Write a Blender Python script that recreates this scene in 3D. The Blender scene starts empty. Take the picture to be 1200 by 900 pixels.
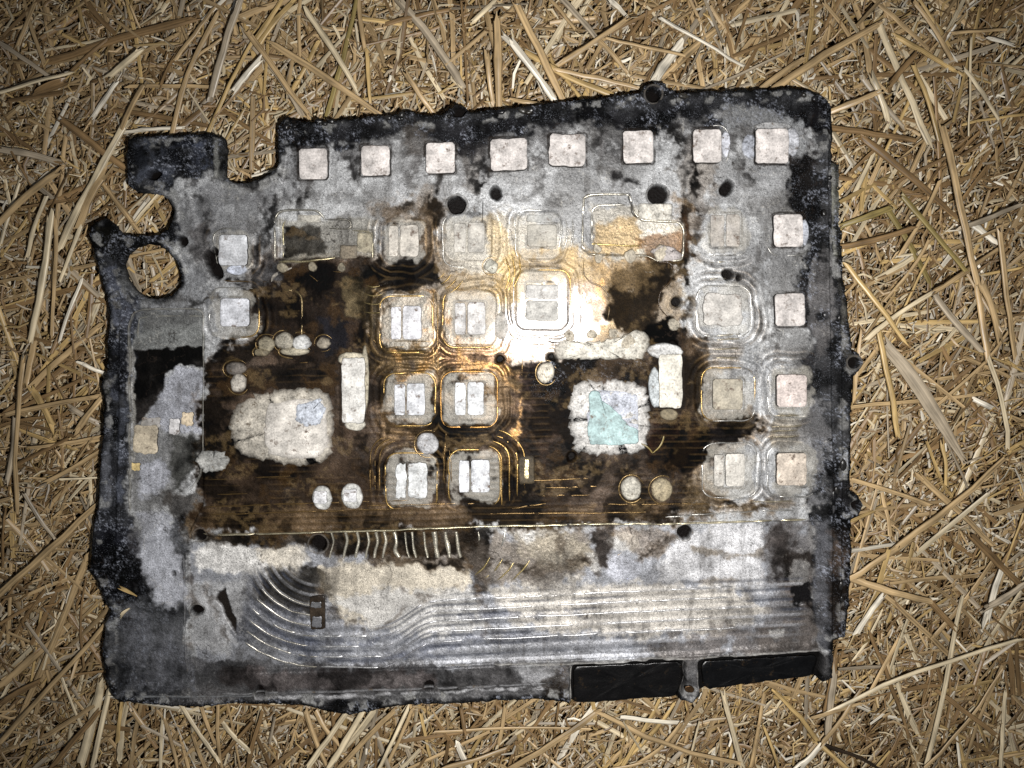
import bpy, math, random
import numpy as np

# ------------------------------------------------------------------ camera, world, light
D = 0.29                       # camera distance to the plate centre (m)
MM = 0.001
PXM = 0.4 / 1200.0             # metres per photo pixel at the plate
TH = math.radians(5.6)         # phone held slightly tilted
sc = bpy.context.scene
cd = bpy.data.cameras.new('camera'); cam = bpy.data.objects.new('camera', cd)
sc.collection.objects.link(cam)
cam.location = (0, D * math.sin(TH), D * math.cos(TH)); cam.rotation_euler = (-TH, 0, 0)
cd.sensor_width = 36; cd.lens = 36 * D / 0.4; cd.clip_start = 0.01; cd.clip_end = 50
sc.camera = cam
w = bpy.data.worlds.new('World'); sc.world = w; w.use_nodes = True
bg = w.node_tree.nodes['Background']
bg.inputs[0].default_value = (0.80, 0.88, 1.0, 1); bg.inputs[1].default_value = 0.06
ld = bpy.data.lights.new('phone_flash', 'SPOT'); ld.energy = 5.6; ld.spot_size = math.radians(114); ld.spot_blend = 1.0; ld.shadow_soft_size = 0.0035; ld.color = (1.0, 0.978, 0.95)
fl = bpy.data.objects.new('phone_flash', ld); sc.collection.objects.link(fl)
fl.location = (0.025, cam.location.y - 0.022, cam.location.z); fl.rotation_euler = (-TH, 0, 0)
vs = sc.view_settings
vs.view_transform = 'Standard'; vs.look = 'None'; vs.exposure = 0.0; vs.gamma = 1.0; vs.use_curve_mapping = False
try:
    sc.cycles.use_denoising = False
except Exception:
    pass

col = sc.collection
rng = np.random.default_rng(7)
random.seed(11)

CT, ST = math.cos(TH), math.sin(TH)
def at(px, py, z=0.0):
    """photo pixel -> world x, y on the height z (array friendly)"""
    u = (np.asarray(px, float) - 600) * PXM; v = (450 - np.asarray(py, float)) * PXM
    dx, dy, dz = u, v * CT - D * ST, -v * ST - D * CT
    cz = D * CT; cy = D * ST
    t = (z - cz) / dz
    return t * dx, cy + t * dy

def lin(c):
    c = np.asarray(c, float) / 255.0
    return np.where(c <= 0.04045, c / 12.92, ((c + 0.055) / 1.055) ** 2.4)

# ------------------------------------------------------------------ noise
_LAT = rng.random((256, 256))
def vnoise(x, y, s, seed=0):
    x = np.asarray(x) / s + 17.3 * seed + 3.1; y = np.asarray(y) / s + 9.7 * seed + 5.7
    xi = np.floor(x).astype(int); yi = np.floor(y).astype(int)
    fx = x - xi; fy = y - yi
    fx = fx * fx * (3 - 2 * fx); fy = fy * fy * (3 - 2 * fy)
    a = _LAT[xi & 255, yi & 255]; b = _LAT[(xi + 1) & 255, yi & 255]
    c = _LAT[xi & 255, (yi + 1) & 255]; d = _LAT[(xi + 1) & 255, (yi + 1) & 255]
    return (a * (1 - fx) + b * fx) * (1 - fy) + (c * (1 - fx) + d * fx) * fy
def fbm(x, y, s, seed=0, o=4):
    t = 0; a = 1; n = 0
    for i in range(o):
        t = t + a * vnoise(x, y, s / 2 ** i, seed + i * 5); n += a; a *= 0.55
    return t / n                                       # 0..1, mean .5
def sst(a, b, x):
    t = np.clip((x - a) / (b - a), 0, 1); return t * t * (3 - 2 * t)

# ------------------------------------------------------------------ distance fields (photo pixels)
def sd_poly(pts, X, Y):
    P = np.asarray(pts, float); d = np.full(X.shape, 1e18); ins = np.zeros(X.shape, bool)
    n = len(P)
    for i in range(n):
        ax, ay = P[i]; bx, by = P[(i + 1) % n]
        ex, ey = bx - ax, by - ay
        wx = X - ax; wy = Y - ay
        t = np.clip((wx * ex + wy * ey) / (ex * ex + ey * ey + 1e-12), 0, 1)
        d = np.minimum(d, (wx - t * ex) ** 2 + (wy - t * ey) ** 2)
        c = ((ay > Y) != (by > Y))
        if ey != 0:
            ins ^= c & (X < ex * (Y - ay) / ey + ax)
    return np.where(ins, -np.sqrt(d), np.sqrt(d))
def sd_line(pts, X, Y):
    P = np.asarray(pts, float); d = np.full(X.shape, 1e18)
    for i in range(len(P) - 1):
        ax, ay = P[i]; ex, ey = P[i + 1] - P[i]
        wx = X - ax; wy = Y - ay
        t = np.clip((wx * ex + wy * ey) / (ex * ex + ey * ey + 1e-12), 0, 1)
        d = np.minimum(d, (wx - t * ex) ** 2 + (wy - t * ey) ** 2)
    return np.sqrt(d)
def sd_ell(cx, cy, rx, ry, a, X, Y):
    ca, sa = math.cos(math.radians(a)), math.sin(math.radians(a))
    dx, dy = X - cx, Y - cy
    u = (dx * ca + dy * sa) / rx; v = (-dx * sa + dy * ca) / ry
    return (np.sqrt(u * u + v * v) - 1) * min(rx, ry)
def sd_rr(cx, cy, w, h, r, X, Y):
    qx = np.abs(X - cx) - w / 2 + r; qy = np.abs(Y - cy) - h / 2 + r
    return np.hypot(np.maximum(qx, 0), np.maximum(qy, 0)) + np.minimum(np.maximum(qx, qy), 0) - r

OUT = [(152,163),(165,160),(205,159),(245,157),(262,162),(266,175),(264,207),(272,213),(286,215),(300,212),(312,206),(325,199),
 (327,190),(326,153),(330,142),(338,137),(346,142),(365,143),(400,141),(430,138),(450,136),(470,134),(480,130),(490,134),(505,136),(520,134),
 (527,127),(535,123),(545,125),(551,132),(600,127),(640,122),(680,117),(720,113),(750,109),(755,102),(765,97),(778,98),(784,106),
 (792,110),(820,108),(850,107),(880,106),(920,104),(945,106),(962,112),(972,122),(974,137),(974,189),(984,191),(984,230),(985,280),
 (988,330),(992,360),(996,400),(997,411),(1006,414),(1010,425),(1006,436),(998,441),(996,480),(996,540),(995,575),(1004,580),
 (1010,592),(1005,604),(996,608),(997,650),(994,700),(990,745),(976,750),(975,793),(965,798),(945,793),(930,797),(880,804),
 (830,811),(820,815),(810,823),(795,819),(775,816),(750,820),(700,826),(670,826),(662,822),(630,818),(590,820),(540,823),(500,824),
 (460,827),(440,832),(410,836),(385,833),(360,826),(320,824),(270,823),(240,827),(190,826),(160,823),(140,821),(132,812),(125,795),
 (121,770),(125,730),(131,715),(122,700),(115,682),(107,670),(108,640),(112,610),(116,590),(118,550),(122,520),(124,480),(120,450),
 (127,430),(128,400),(130,370),(126,345),(118,320),(113,300),(107,280),(107,265),(115,260),(125,257),(135,264),(142,275),(165,277),
 (185,276),(198,269),(204,257),(204,245),(199,235),(190,228),(175,226),(160,225),(152,218),(150,200),(150,180)]
HOLE = [(144,310),(148,299),(159,290),(172,286),(186,287),(198,294),(208,307),(213,322),(211,336),(201,346),(185,351),(171,349),(158,340),(148,326)]

STEP = 1.0
gx = np.arange(98, 1018, STEP); gy = np.arange(90, 844, STEP)
X, Y = np.meshgrid(gx, gy)                     # [row, column]
N1 = fbm(X, Y, 26, 1) - .5; N2 = fbm(X, Y, 26, 2) - .5
N3 = fbm(X, Y, 7, 3, 3) - .5; N4 = fbm(X, Y, 7, 4, 3) - .5
SPK = vnoise(X, Y, 2.2, 8)                     # fine crust speckle

Xe, Ye = X + N3 * 3.4, Y + N4 * 3.4
sd_out = np.maximum(sd_poly(OUT, Xe, Ye), -sd_poly(HOLE, X + N3 * 2, Y + N4 * 2))

# ------------------------------------------------------------------ stains on the metal (its own colours), plus painted glare and sparkle
C = np.empty(X.shape + (3,)); MET = np.full(X.shape, .12); RGH = np.full(X.shape, .5); GRT = np.full(X.shape, .45)
b0 = fbm(X, Y, 60, 20)
base = lin((132, 134, 137))[None, None] * (1 - b0[..., None]) * .9 + lin((186, 187, 187))[None, None] * b0[..., None] * 1.1
C[:] = base * (0.8 + 0.4 * fbm(X, Y, 18, 21, 4))[..., None]

NB = [fbm(X, Y, 11 + 3 * k, 30 + k, 5) for k in range(4)]
FN = fbm(X, Y, 5.5, 61, 3)                      # crumbly edges
def paint(shape, rgb, soft=5, op=1.0, warp=14, met=None, rgh=None, grt=None, brk=0.0, seed=0, var=.42, crumble=1.0):
    """shape: (function(X, Y) -> signed distance, bounding box), in photo pixels"""
    sd, (x0, y0, x1, y1) = shape
    e = soft * 2.2 + warp * 1.4 + 4
    j0, j1 = np.searchsorted(gx, (x0 - e, x1 + e)); i0, i1 = np.searchsorted(gy, (y0 - e, y1 + e))
    S = np.s_[i0:i1, j0:j1]
    x, y = X[S], Y[S]
    k = int(x0 + y0) % 4
    m = sst(soft * 2, -soft * 2, sd(x + N1[S] * warp * 1.7 + N3[S] * warp * .5, y + N2[S] * warp * 1.7 + N4[S] * warp * .5))
    n = .5 * FN[S] + .5 * NB[(k + 1) % 4][S]
    if crumble: m = sst(.26, .74, m + (n - .5) * 1.5 * crumble * (1 - abs(2 * m - 1)))
    if brk > 0: m = m * sst(brk - .12, brk + .12, NB[k][S] + (m - .5) * .25)
    m = m * op
    v = 1 - var + 2 * var * np.roll(NB[k], 40 * k + 7, 0)[S]
    mm = m[..., None]
    C[S] = C[S] * (1 - mm) + lin(rgb)[None, None] * v[..., None] * mm
    if met is not None: MET[S] = MET[S] * (1 - m) + met * m
    if rgh is not None: RGH[S] = RGH[S] * (1 - m) + rgh * m
    if grt is not None: GRT[S] = GRT[S] * (1 - m) + grt * m
def bb(p, g=0):
    p = np.asarray(p, float); return (p[:, 0].min() - g, p[:, 1].min() - g, p[:, 0].max() + g, p[:, 1].max() + g)
def poly(*p): return (lambda X, Y: sd_poly(p, X, Y)), bb(p)
def ell(cx, cy, rx, ry, a=0): q = max(rx, ry); return (lambda X, Y: sd_ell(cx, cy, rx, ry, a, X, Y)), (cx - q, cy - q, cx + q, cy + q)
def line(wd, *p): return (lambda X, Y: sd_line(p, X, Y) - wd / 2), bb(p, wd)

BLACK = (13, 13, 16); BROWN = (46, 33, 22); DBROWN = (28, 20, 14); GOLD = (196, 160, 92); TAN = (150, 124, 84)
ASH = (188, 186, 182); PALE = (208, 206, 202); BLUE = (168, 172, 184); CREAM = (196, 187, 170)
# lower panel, pale deposits
paint(poly((218,640),(950,612),(955,765),(650,778),(500,790),(230,790)), (150,152,158), 6, .9, 6, met=.25, rgh=.42)
paint(poly((222,648),(245,635),(350,642),(358,656),(345,668),(320,678),(270,672),(232,672)), PALE, 5, .95, 8, met=.02, rgh=.7)
paint(poly((300,640),(352,642),(358,656),(345,668),(318,670)), CREAM, 8, .7, 10, met=.02)
paint(poly((218,690),(290,680),(285,740),(270,770),(222,760)), (172,172,172), 10, .8, 12, met=.05)
paint(poly((372,666),(398,658),(420,662),(470,655),(550,668),(556,690),(540,700),(470,712),(440,735),(412,732),(395,715),(376,690)), CREAM, 6, .95, 9, met=.03, rgh=.65)
paint(poly((385,700),(450,690),(560,692),(570,735),(500,745),(470,742),(430,735)), (192,190,186), 8, .9, 10, met=.05)
paint(poly((430,640),(560,630),(600,628),(690,622),(700,665),(640,690),(560,680),(520,668),(440,664)), (112,98,78), 8, .7, 12)
paint(poly((575,690),(690,680),(790,690),(860,690),(900,720),(840,745),(700,745),(600,735)), (196,190,180), 10, .9, 14, met=.05)
paint(poly((600,618),(655,618),(690,640),(700,660),(680,668),(640,665),(612,645)), (176,166,146), 9, .6, 12)
paint(poly((605,618),(625,617),(628,635),(615,640)), PALE, 4, .8, 5)
paint(poly((685,650),(700,650),(705,668),(690,672)), PALE, 4, .7, 5)
paint(ell(730,637,19,11), PALE, 3, .95, 4, met=0)
paint(ell(730,667,19,15), (176,178,186), 4, .95, 4)
paint(poly((770,660),(785,635),(810,622),(895,615),(900,640),(895,690),(830,685),(775,685)), (204,204,206), 8, .95, 8, met=.03)
paint(line(9,(812,645),(850,652),(895,648)), (110,96,74), 5, .75, 6, brk=.45)
paint(line(7,(812,682),(850,683),(890,682)), (126,112,92), 5, .6, 6, brk=.48)
for xx in (812, 836, 858, 880):
    paint(line(6,(xx,680),(xx-1,705),(xx-2,735)), (96,90,82), 4, .55, 4, brk=.5)
paint(poly((900,612),(962,612),(965,765),(880,770),(900,720)), (92,88,86), 14, .8, 18)
paint(poly((905,620),(935,620),(925,660),(905,690)), (66,56,50), 10, .65, 12)
paint(poly((760,760),(800,740),(900,735),(960,720),(960,770),(770,778)), (100,92,86), 9, .75, 18, brk=.42)
paint(poly((918,650),(955,645),(955,715),(922,712)), (58,48,40), 6, .75, 8)
paint(ell(940,675,12,16), (132,130,128), 5, .8, 8)
paint(poly((905,740),(920,738),(920,750),(908,752)), (196,194,190), 2, .8, 5)
# brown between pale zones of the lower panel
paint(poly((232,626),(560,616),(560,640),(500,655),(380,650),(362,640),(232,640)), (52,42,30), 5, .95, 8, met=.4, rgh=.35)
paint(poly((538,620),(578,620),(572,700),(560,700),(553,680),(540,655)), (46,38,30), 6, .85, 8)
paint(ell(561,692,10,6), (30,26,22), 3, .8, 5)
paint(poly((690,622),(720,618),(715,645),(712,665),(700,665)), (58,44,30), 5, .85, 6)
paint(poly((715,625),(775,618),(790,628),(770,655),(745,650)), (120,100,70), 7, .6, 8)
paint(poly((310,672),(370,660),(392,690),(372,730),(330,725),(290,700)), (58,52,42), 10, .9, 16, met=.4)
paint(poly((290,700),(340,715),(372,735),(372,770),(300,760),(270,740)), (84,86,94), 12, .75, 18, met=.35)
for q, w_, o_ in ((((430,655),(500,662),(550,668)),12,.8),(((395,650),(450,648),(540,652)),9,.7),(((470,690),(510,698),(545,690)),5,.6),(((575,655),(620,668),(690,660)),12,.6),(((655,625),(665,650),(700,668)),10,.6),(((745,655),(760,640),(790,628)),8,.6),
                 (((560,690),(575,720),(560,745)),6,.5),(((376,690),(395,720),(425,738)),7,.6),(((440,740),(470,720),(500,702)),6,.6),(((240,690),(262,720),(268,750)),7,.5),(((700,690),(690,720),(700,750)),5,.4),(((222,660),(226,700),(224,760)),6,.6)):
    paint(line(w_, *q), (74, 60, 44), 8, o_, 18, brk=.42)
    paint(line(w_ * .4, *q), (44, 36, 28), 4, o_ * .7, 12, brk=.47)
for q in (((330,752),(420,756),(450,752)),((470,768),(540,752),(640,748)),((350,770),(450,774),(520,768)),((520,728),(600,722),(680,716)),((300,735),(330,750),(360,758))):
    paint(line(7, *q), (88, 93, 108), 6, .6, 10, brk=.42, met=.35)
# bottom strip and lower-left corner
paint(poly((130,770),(520,780),(660,778),(975,765),(975,800),(830,815),(660,830),(410,838),(140,826)), (74,73,74), 7, .92, 10, grt=.7)
paint(poly((260,785),(450,783),(510,792),(510,808),(260,806)), (70,62,60), 6, .7, 10)
paint(poly((606,782),(665,775),(665,800),(640,805),(615,800)), (150,150,152), 6, .8, 8)
paint(poly((520,784),(600,780),(605,805),(520,810)), (62,60,60), 6, .6, 10)
paint(poly((130,640),(218,600),(220,800),(200,826),(140,820),(120,780),(128,725)), (72,73,76), 6, .95, 10, grt=.9)
paint(poly((140,720),(215,740),(218,800),(150,815)), (96,97,102), 12, .7, 22, brk=.48, grt=1)
paint(poly((112,610),(160,620),(172,660),(160,700),(130,710),(112,680)), (30,28,30), 8, .9, 10, grt=.9)
paint(poly((158,600),(190,596),(196,630),(214,660),(216,705),(195,715),(178,690),(165,655)), (172,174,181), 9, .95, 12, met=.05, grt=.6)
# side channel
paint(poly((150,362),(238,362),(238,410),(152,412)), (112,114,112), 5, .9, 6)
paint(poly((160,360),(236,362),(234,380),(165,384)), (78,78,78), 8, .6, 12)
paint(poly((154,412),(238,404),(236,432),(212,426),(196,440),(186,470),(168,490),(156,500)), (20,15,11), 3, .97, 7, met=.1, rgh=.6)
paint(poly((206,428),(236,432),(236,510),(196,512),(168,500),(176,475),(190,455)), (158,160,168), 4, .95, 7)
paint(poly((152,500),(195,510),(236,510),(236,545),(200,590),(152,600)), (118,118,118), 8, .85, 12)
paint(poly((196,510),(236,512),(236,548),(205,580),(196,560)), (62,62,58), 8, .85, 10)
paint(poly((160,545),(192,540),(194,575),(165,580)), (168,170,178), 6, .9, 9)
paint(poly((190,580),(240,575),(232,625),(220,640),(205,610)), (52,46,40), 6, .85, 8)
# upper floor details
paint(poly((330,165),(560,150),(720,135),(930,130),(950,240),(800,300),(560,260),(330,230)), (168,169,170), 20, .5, 16)
paint(poly((640,150),(740,150),(730,210),(660,225)), (128,129,130), 14, .55, 16, brk=.42)
paint(poly((820,190),(950,180),(950,240),(830,240)), (120,120,121), 12, .5, 16, brk=.4)
paint(poly((800,150),(845,150),(830,260),(800,240),(790,200)), (118,106,92), 12, .6, 14, brk=.45)
paint(poly((535,165),(565,165),(562,230),(548,225)), (60,50,38), 6, .7, 10, brk=.42)
paint(poly((330,165),(350,165),(350,225),(330,240)), (100,101,104), 8, .6, 10)
paint(poly((225,215),(320,215),(330,300),(300,310),(240,290),(215,260)), (140,141,143), 12, .6, 14)
paint(poly((220,270),(245,262),(248,300),(232,312)), (58,48,42), 7, .75, 9)
paint(poly((205,300),(250,320),(255,365),(160,365),(180,350)), (100,102,106), 10, .7, 14)
for q, o_ in ((((345,178),(360,210),(350,240)),.6),(((400,165),(412,200),(405,225)),.55),(((475,155),(488,190),(480,215)),.6),(((552,150),(566,200),(560,240)),.8),(((640,160),(632,200),(642,225)),.5),(((705,150),(712,190),(735,212)),.7),
              (((785,150),(800,190),(806,240)),.7),(((860,150),(868,190),(880,215)),.6),(((935,190),(930,240),(940,300)),.7),(((890,300),(886,350),(892,400)),.5),(((900,400),(905,440),(940,500)),.5),(((225,230),(240,260),(236,290)),.6),
              (((300,230),(312,260),(304,300)),.6),(((262,215),(300,218),(326,206)),.7),(((330,225),(380,232),(430,226)),.4),(((600,225),(640,236),(680,222)),.4),(((820,300),(838,320),(880,325)),.5),(((200,350),(230,358),(250,350)),.6)):
    paint(line(13, *q), (70, 68, 66), 12, o_, 22, brk=.43)
    paint(line(5, *q), (38, 35, 33), 6, o_ * .8, 16, brk=.47)
# brass-coloured heat tint round the middle, then the painted flash glare
paint(poly((515,262),(600,250),(680,290),(790,285),(800,330),(800,420),(660,440),(560,440),(520,400),(505,330)), (160,150,130), 18, .65, 20, met=.2, rgh=.5, grt=.3)
paint(poly((590,300),(640,282),(690,300),(735,310),(735,375),(705,400),(650,400),(600,370),(560,345)), (158,132,86), 12, .85, 14, met=.2, rgh=.48, grt=.25)
paint(poly((570,250),(600,270),(610,330),(585,330),(570,290)), (166,142,94), 7, .6, 10, met=.35, rgh=.45)
paint(poly((515,320),(580,318),(600,345),(520,345)), (132,108,64), 6, .6, 10, met=.35)
paint(poly((650,330),(700,330),(712,370),(690,392),(655,385)), (164,146,134), 10, .65, 12, met=.3)
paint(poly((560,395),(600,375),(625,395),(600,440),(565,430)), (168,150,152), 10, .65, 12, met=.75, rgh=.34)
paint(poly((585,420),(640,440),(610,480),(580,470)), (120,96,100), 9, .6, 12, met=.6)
paint(ell(638,386,60,44,-25), (204,198,194), 15, .9, 16, met=.8, rgh=.34, grt=.2)  # flash glare painted in as a pale core, on shinier metal
# big burn, with a tarry yellow-brown halo
for q in (((240,420),(285,392),(290,325),(305,292),(430,296),(500,250),(525,300),(610,410),(660,400),(800,380),(836,420),(836,480),(896,480),(898,508),(840,535),(845,606),(560,620),(225,632)),
          ((436,240),(490,225),(526,230),(520,300),(505,330),(486,330),(486,262),(440,262)),((792,236),(812,240),(816,310),(790,330)),((690,300),(800,296),(800,400),(720,400))):
    paint(poly(*q), (112, 88, 52), 15, .62, 18, brk=.36, met=.15)
paint(poly((240,420),(292,392),(296,330),(312,300),(420,304),(505,306),(518,330),(445,345),(432,372),(440,400),(505,402),(600,425),(655,418),(765,400),(800,385),(830,420),(828,480),(884,488),(890,503),(838,528),(815,560),(835,602),(700,615),(232,630),(226,560),(246,546),(230,530)), (40,28,18), 11, .93, 14, met=.15, rgh=.5, grt=.4)
paint(poly((300,310),(420,318),(440,345),(430,405),(395,430),(300,412),(290,360)), (17,12,9), 8, .88, 14, met=.1, rgh=.6)
paint(poly((242,440),(300,425),(395,425),(398,470),(330,455),(270,466),(248,455)), (14,11,9), 7, .9, 10, met=.05, rgh=.65)
paint(poly((370,370),(420,372),(420,412),(385,415)), (14,15,20), 6, .8, 8)
paint(poly((230,545),(400,540),(470,540),(470,600),(240,618)), (34,25,17), 10, .6, 14)
paint(poly((240,600),(440,590),(700,590),(830,590),(830,612),(560,616),(240,628)), (78,62,42), 7, .7, 12, brk=.44, met=.3)
paint(poly((440,330),(530,350),(525,440),(440,440),(425,390)), (98,80,52), 10, .65, 16, brk=.42, met=.65, rgh=.34)
paint(poly((440,430),(610,430),(615,520),(440,520)), (86,68,44), 14, .6, 16, brk=.44, met=.6)
paint(poly((500,385),(600,405),(590,440),(510,430)), (138,104,70), 9, .6, 12, brk=.42, met=.75, rgh=.33)
paint(poly((520,490),(580,500),(640,530),(660,600),(600,600),(570,520)), (36,28,22), 9, .7, 12)
paint(poly((516,494),(566,498),(590,520),(530,516)), (20,18,20), 5, .8, 9)
paint(poly((560,540),(640,540),(660,500),(665,450),(620,445)), (70,52,40), 12, .4, 14, met=.5)
for q in (((300,306),(318,262),(322,235)),((440,320),(452,270),(470,240)),((508,330),(512,280),(506,236)),((512,250),(516,210),(512,186)),((800,400),(806,340),(800,250)),((808,520),(838,505),(884,498)),
          ((240,430),(262,400),(292,384)),((560,420),(600,440),(640,430)),((700,420),(740,410),(790,400)),((830,560),(842,590),(900,596)),((540,440),(520,460),(515,540)),((440,430),(446,480),(444,560)),((270,330),(300,345),(330,350)),
          ((250,312),(262,330),(300,326)),((815,180),(818,240),(812,300))):
    paint(line(9, *q), (34, 24, 15), 9, .75, 14, brk=.42)
    paint(line(4, *q), (18, 14, 11), 4, .7, 9, brk=.44)
for q in (((520,345),(540,420),(610,440)),((590,440),(612,470),(606,520)),((530,435),(560,430),(590,440)),((505,345),(500,430),(470,445)),((440,345),(450,400),(470,420)),((720,310),(700,340),(716,372))):
    paint(line(6, *q), (150,112,60), 6, .7, 10, brk=.44, met=.6, rgh=.38)
# black crusts
paint(poly((618,432),(648,420),(662,440),(664,465),(648,472),(626,462)), (12,13,17), 5, .97, 8, grt=1.2, met=0, rgh=.42)
paint(poly((604,435),(640,425),(640,455),(615,460)), (44,34,34), 6, .6, 8)
paint(poly((656,424),(760,420),(765,440),(740,448),(680,444)), (40,30,18), 4, .85, 6, brk=.38, grt=1)
paint(poly((720,315),(785,300),(795,320),(772,345),(772,372),(788,392),(775,405),(742,395),(705,374),(716,345)), (50,38,24), 9, .93, 10, met=.2, rgh=.55)
paint(poly((690,306),(760,300),(790,312),(740,345),(715,330)), (122,100,66), 9, .65, 12, met=.5)
paint(poly((752,378),(786,374),(794,392),(788,404),(756,402)), (9,8,8), 5, .97, 7, rgh=.75)
paint(poly((798,240),(806,244),(808,300),(796,312),(772,308),(790,292)), (44,32,20), 4, .85, 7)
paint(poly((762,515),(800,480),(830,500),(884,492),(888,503),(840,524),(806,552),(780,556),(748,548)), (10,9,10), 9, .95, 12, met=.02, rgh=.75)
paint(poly((798,400),(830,395),(826,490),(800,485)), (54,42,28), 6, .85, 8)
paint(poly((758,470),(800,480),(790,520),(762,530)), (36,22,15), 7, .85, 10)
paint(poly((815,440),(838,400),(870,400),(870,425),(835,440),(828,480),(880,480),(880,500),(820,500)), (92,78,58), 7, .5, 12)
paint(poly((800,560),(835,545),(850,590),(930,585),(930,600),(800,606)), (110,92,66), 10, .75, 12)
paint(poly((900,490),(950,488),(950,520),(900,522)), (108,100,84), 8, .7, 10)
paint(poly((444,245),(470,236),(485,232),(488,248),(470,252),(450,258)), (48,38,26), 4, .85, 8)
paint(poly((488,248),(520,234),(522,250),(510,280),(512,330),(492,330),(490,290)), (50,40,28), 6, .85, 9)
paint(poly((480,300),(512,302),(516,334),(462,340),(430,335),(425,318)), (22,20,20), 5, .85, 9)
paint(poly((400,330),(432,322),(450,350),(440,385),(410,372)), (74,64,44), 7, .7, 10, met=.6)
paint(poly((328,255),(440,258),(440,300),(330,304)), (132,128,116), 6, .7, 8)
paint(poly((332,264),(376,262),(380,296),(334,300)), (34,31,26), 5, .92, 7, met=.2)
paint(poly((520,180),(545,178),(548,205),(538,215)), (36,30,26), 6, .5, 8)
paint(ell(738,210,18,7,15), (22,20,20), 5, .9, 8)
paint(poly((690,240),(760,240),(800,265),(796,300),(700,296)), (196,188,170), 6, .6, 8, met=.35)
paint(poly((700,262),(745,255),(760,285),(735,300),(695,296)), (150,122,70), 7, .75, 9, met=.6)
paint(poly((748,280),(800,270),(800,304),(760,306)), (110,76,40), 5, .8, 9, brk=.38)
paint(line(5,(800,250),(806,280),(798,306),(786,312)), (54,36,20), 3, .85, 4)
paint(ell(438,325,12,13), (18,17,18), 3, .9, 6, rgh=.7)
paint(ell(474,328,9,15), (16,15,16), 3, .92, 6, rgh=.7)
paint(poly((326,150),(560,140),(760,125),(950,120),(955,200),(900,190),(870,150),(800,190),(780,160),(710,190),(690,160),(640,205),(620,160),(560,215),(540,165),(480,205),(470,165),(410,205),(395,170),(345,225)), (58,56,56), 14, .75, 22, brk=.42, grt=.8)
paint(poly((880,230),(955,230),(955,600),(900,590),(906,520),(945,480),(904,420),(900,320)), (84,82,80), 16, .6, 24, brk=.44)
paint(poly((160,230),(330,220),(330,330),(250,350),(215,300)), (78,78,80), 16, .55, 26, brk=.46)
# soot: upper rim, right rim, left column, tab
paint(poly((320,130),(480,125),(760,90),(985,95),(985,150),(935,150),(880,138),(800,140),(770,156),(700,146),(640,146),(590,160),(545,168),(450,162),(400,172),(350,180),(326,176)), BLACK, 11, .96, 16, met=0, rgh=.8, grt=1.3)
paint(poly((845,128),(900,130),(940,140),(945,200),(880,150),(845,150)), (150,152,154), 8, .8, 12, brk=.45, grt=1)
paint(poly((742,146),(772,152),(775,162),(745,158)), (15,15,17), 4, .8, 7)
paint(poly((540,140),(560,165),(552,190),(540,180)), (20,19,22), 5, .85, 7, grt=1.2)
paint(poly((468,150),(510,150),(500,185),(478,185)), (66,62,58), 7, .7, 9)
paint(poly((955,118),(1000,118),(1014,420),(1012,610),(996,760),(958,760),(955,610),(945,560),(950,500),(935,440),(948,400),(930,330),(950,290),(935,260),(920,220),(922,185),(958,180)), (15,14,16), 9, .94, 10, met=0, rgh=.8, grt=1.2)
paint(poly((920,180),(958,178),(952,240),(925,225)), (44,40,38), 8, .75, 9)
paint(poly((945,310),(975,280),(975,400),(955,430)), (110,108,108), 5, .6, 10, brk=.55, grt=1.2)
paint(poly((974,192),(986,192),(988,300),(978,300)), (138,138,128), 3, .95, 3, met=.2)
paint(poly((978,300),(988,300),(996,420),(986,420)), (92,90,84), 4, .6, 6, brk=.45)
paint(poly((940,470),(966,470),(966,590),(945,600)), (120,120,122), 8, .6, 16, brk=.5, grt=1)
paint(poly((956,610),(970,610),(970,760),(958,760)), (96,97,102), 5, .7, 6)
paint(poly((970,620),(1000,610),(996,750),(972,750)), (56,46,38), 5, .8, 6, brk=.4, grt=1)
paint(poly((970,560),(1000,570),(1000,620),(972,620)), (16,15,17), 6, .7, 6, grt=1.2)
paint(poly((148,155),(268,152),(270,200),(240,215),(205,212),(195,230),(148,228)), (13,14,20), 9, .95, 12, met=0, rgh=.8, grt=1.3)
paint(poly((160,172),(200,168),(225,190),(200,215),(160,215)), (80,85,97), 8, .45, 20, brk=.52, grt=1.3)
paint(poly((200,165),(250,165),(252,210),(222,205)), (70,76,92), 8, .6, 20, brk=.54, grt=1.3)
paint(poly((253,160),(266,163),(265,210),(252,210)), (112,112,108), 3, .8, 5, grt=.9)
paint(poly((100,255),(205,265),(210,290),(150,300),(142,330),(165,350),(160,362),(152,400),(155,480),(152,600),(152,700),(100,700)), (14,15,20), 7, .96, 10, met=0, rgh=.8, grt=1.3)
paint(poly((122,310),(140,310),(165,352),(158,400),(150,470),(133,470),(133,360)), (80,84,96), 8, .38, 18, brk=.5, grt=1.3)
paint(poly((108,262),(135,262),(150,285),(130,300),(112,292)), (44,42,32), 6, .7, 9, brk=.4)
paint(poly((122,480),(132,480),(130,600),(118,600)), (92,94,100), 4, .7, 9, brk=.48)
paint(poly((140,478),(150,478),(148,590),(138,590)), (78,82,92), 4, .6, 9, brk=.5)
paint(ell(125,452,8,12), (34,34,24), 4, .8, 6)
paint(line(5,(152,410),(154,450),(157,480),(153,560)), (150,148,142), 3, .75, 6, brk=.42)
paint(poly((140,816),(420,822),(640,814),(665,815),(665,835),(420,842),(140,832)), (34,33,34), 4, .85, 7, grt=1.2)
paint(line(4,(300,816),(430,815),(560,808),(640,806)), (180,180,182), 2.5, .8, 5, brk=.52)
paint(poly((632,798),(668,780),(668,826),(640,822)), (48,38,26), 5, .8, 9, brk=.4, grt=1.2)
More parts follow.
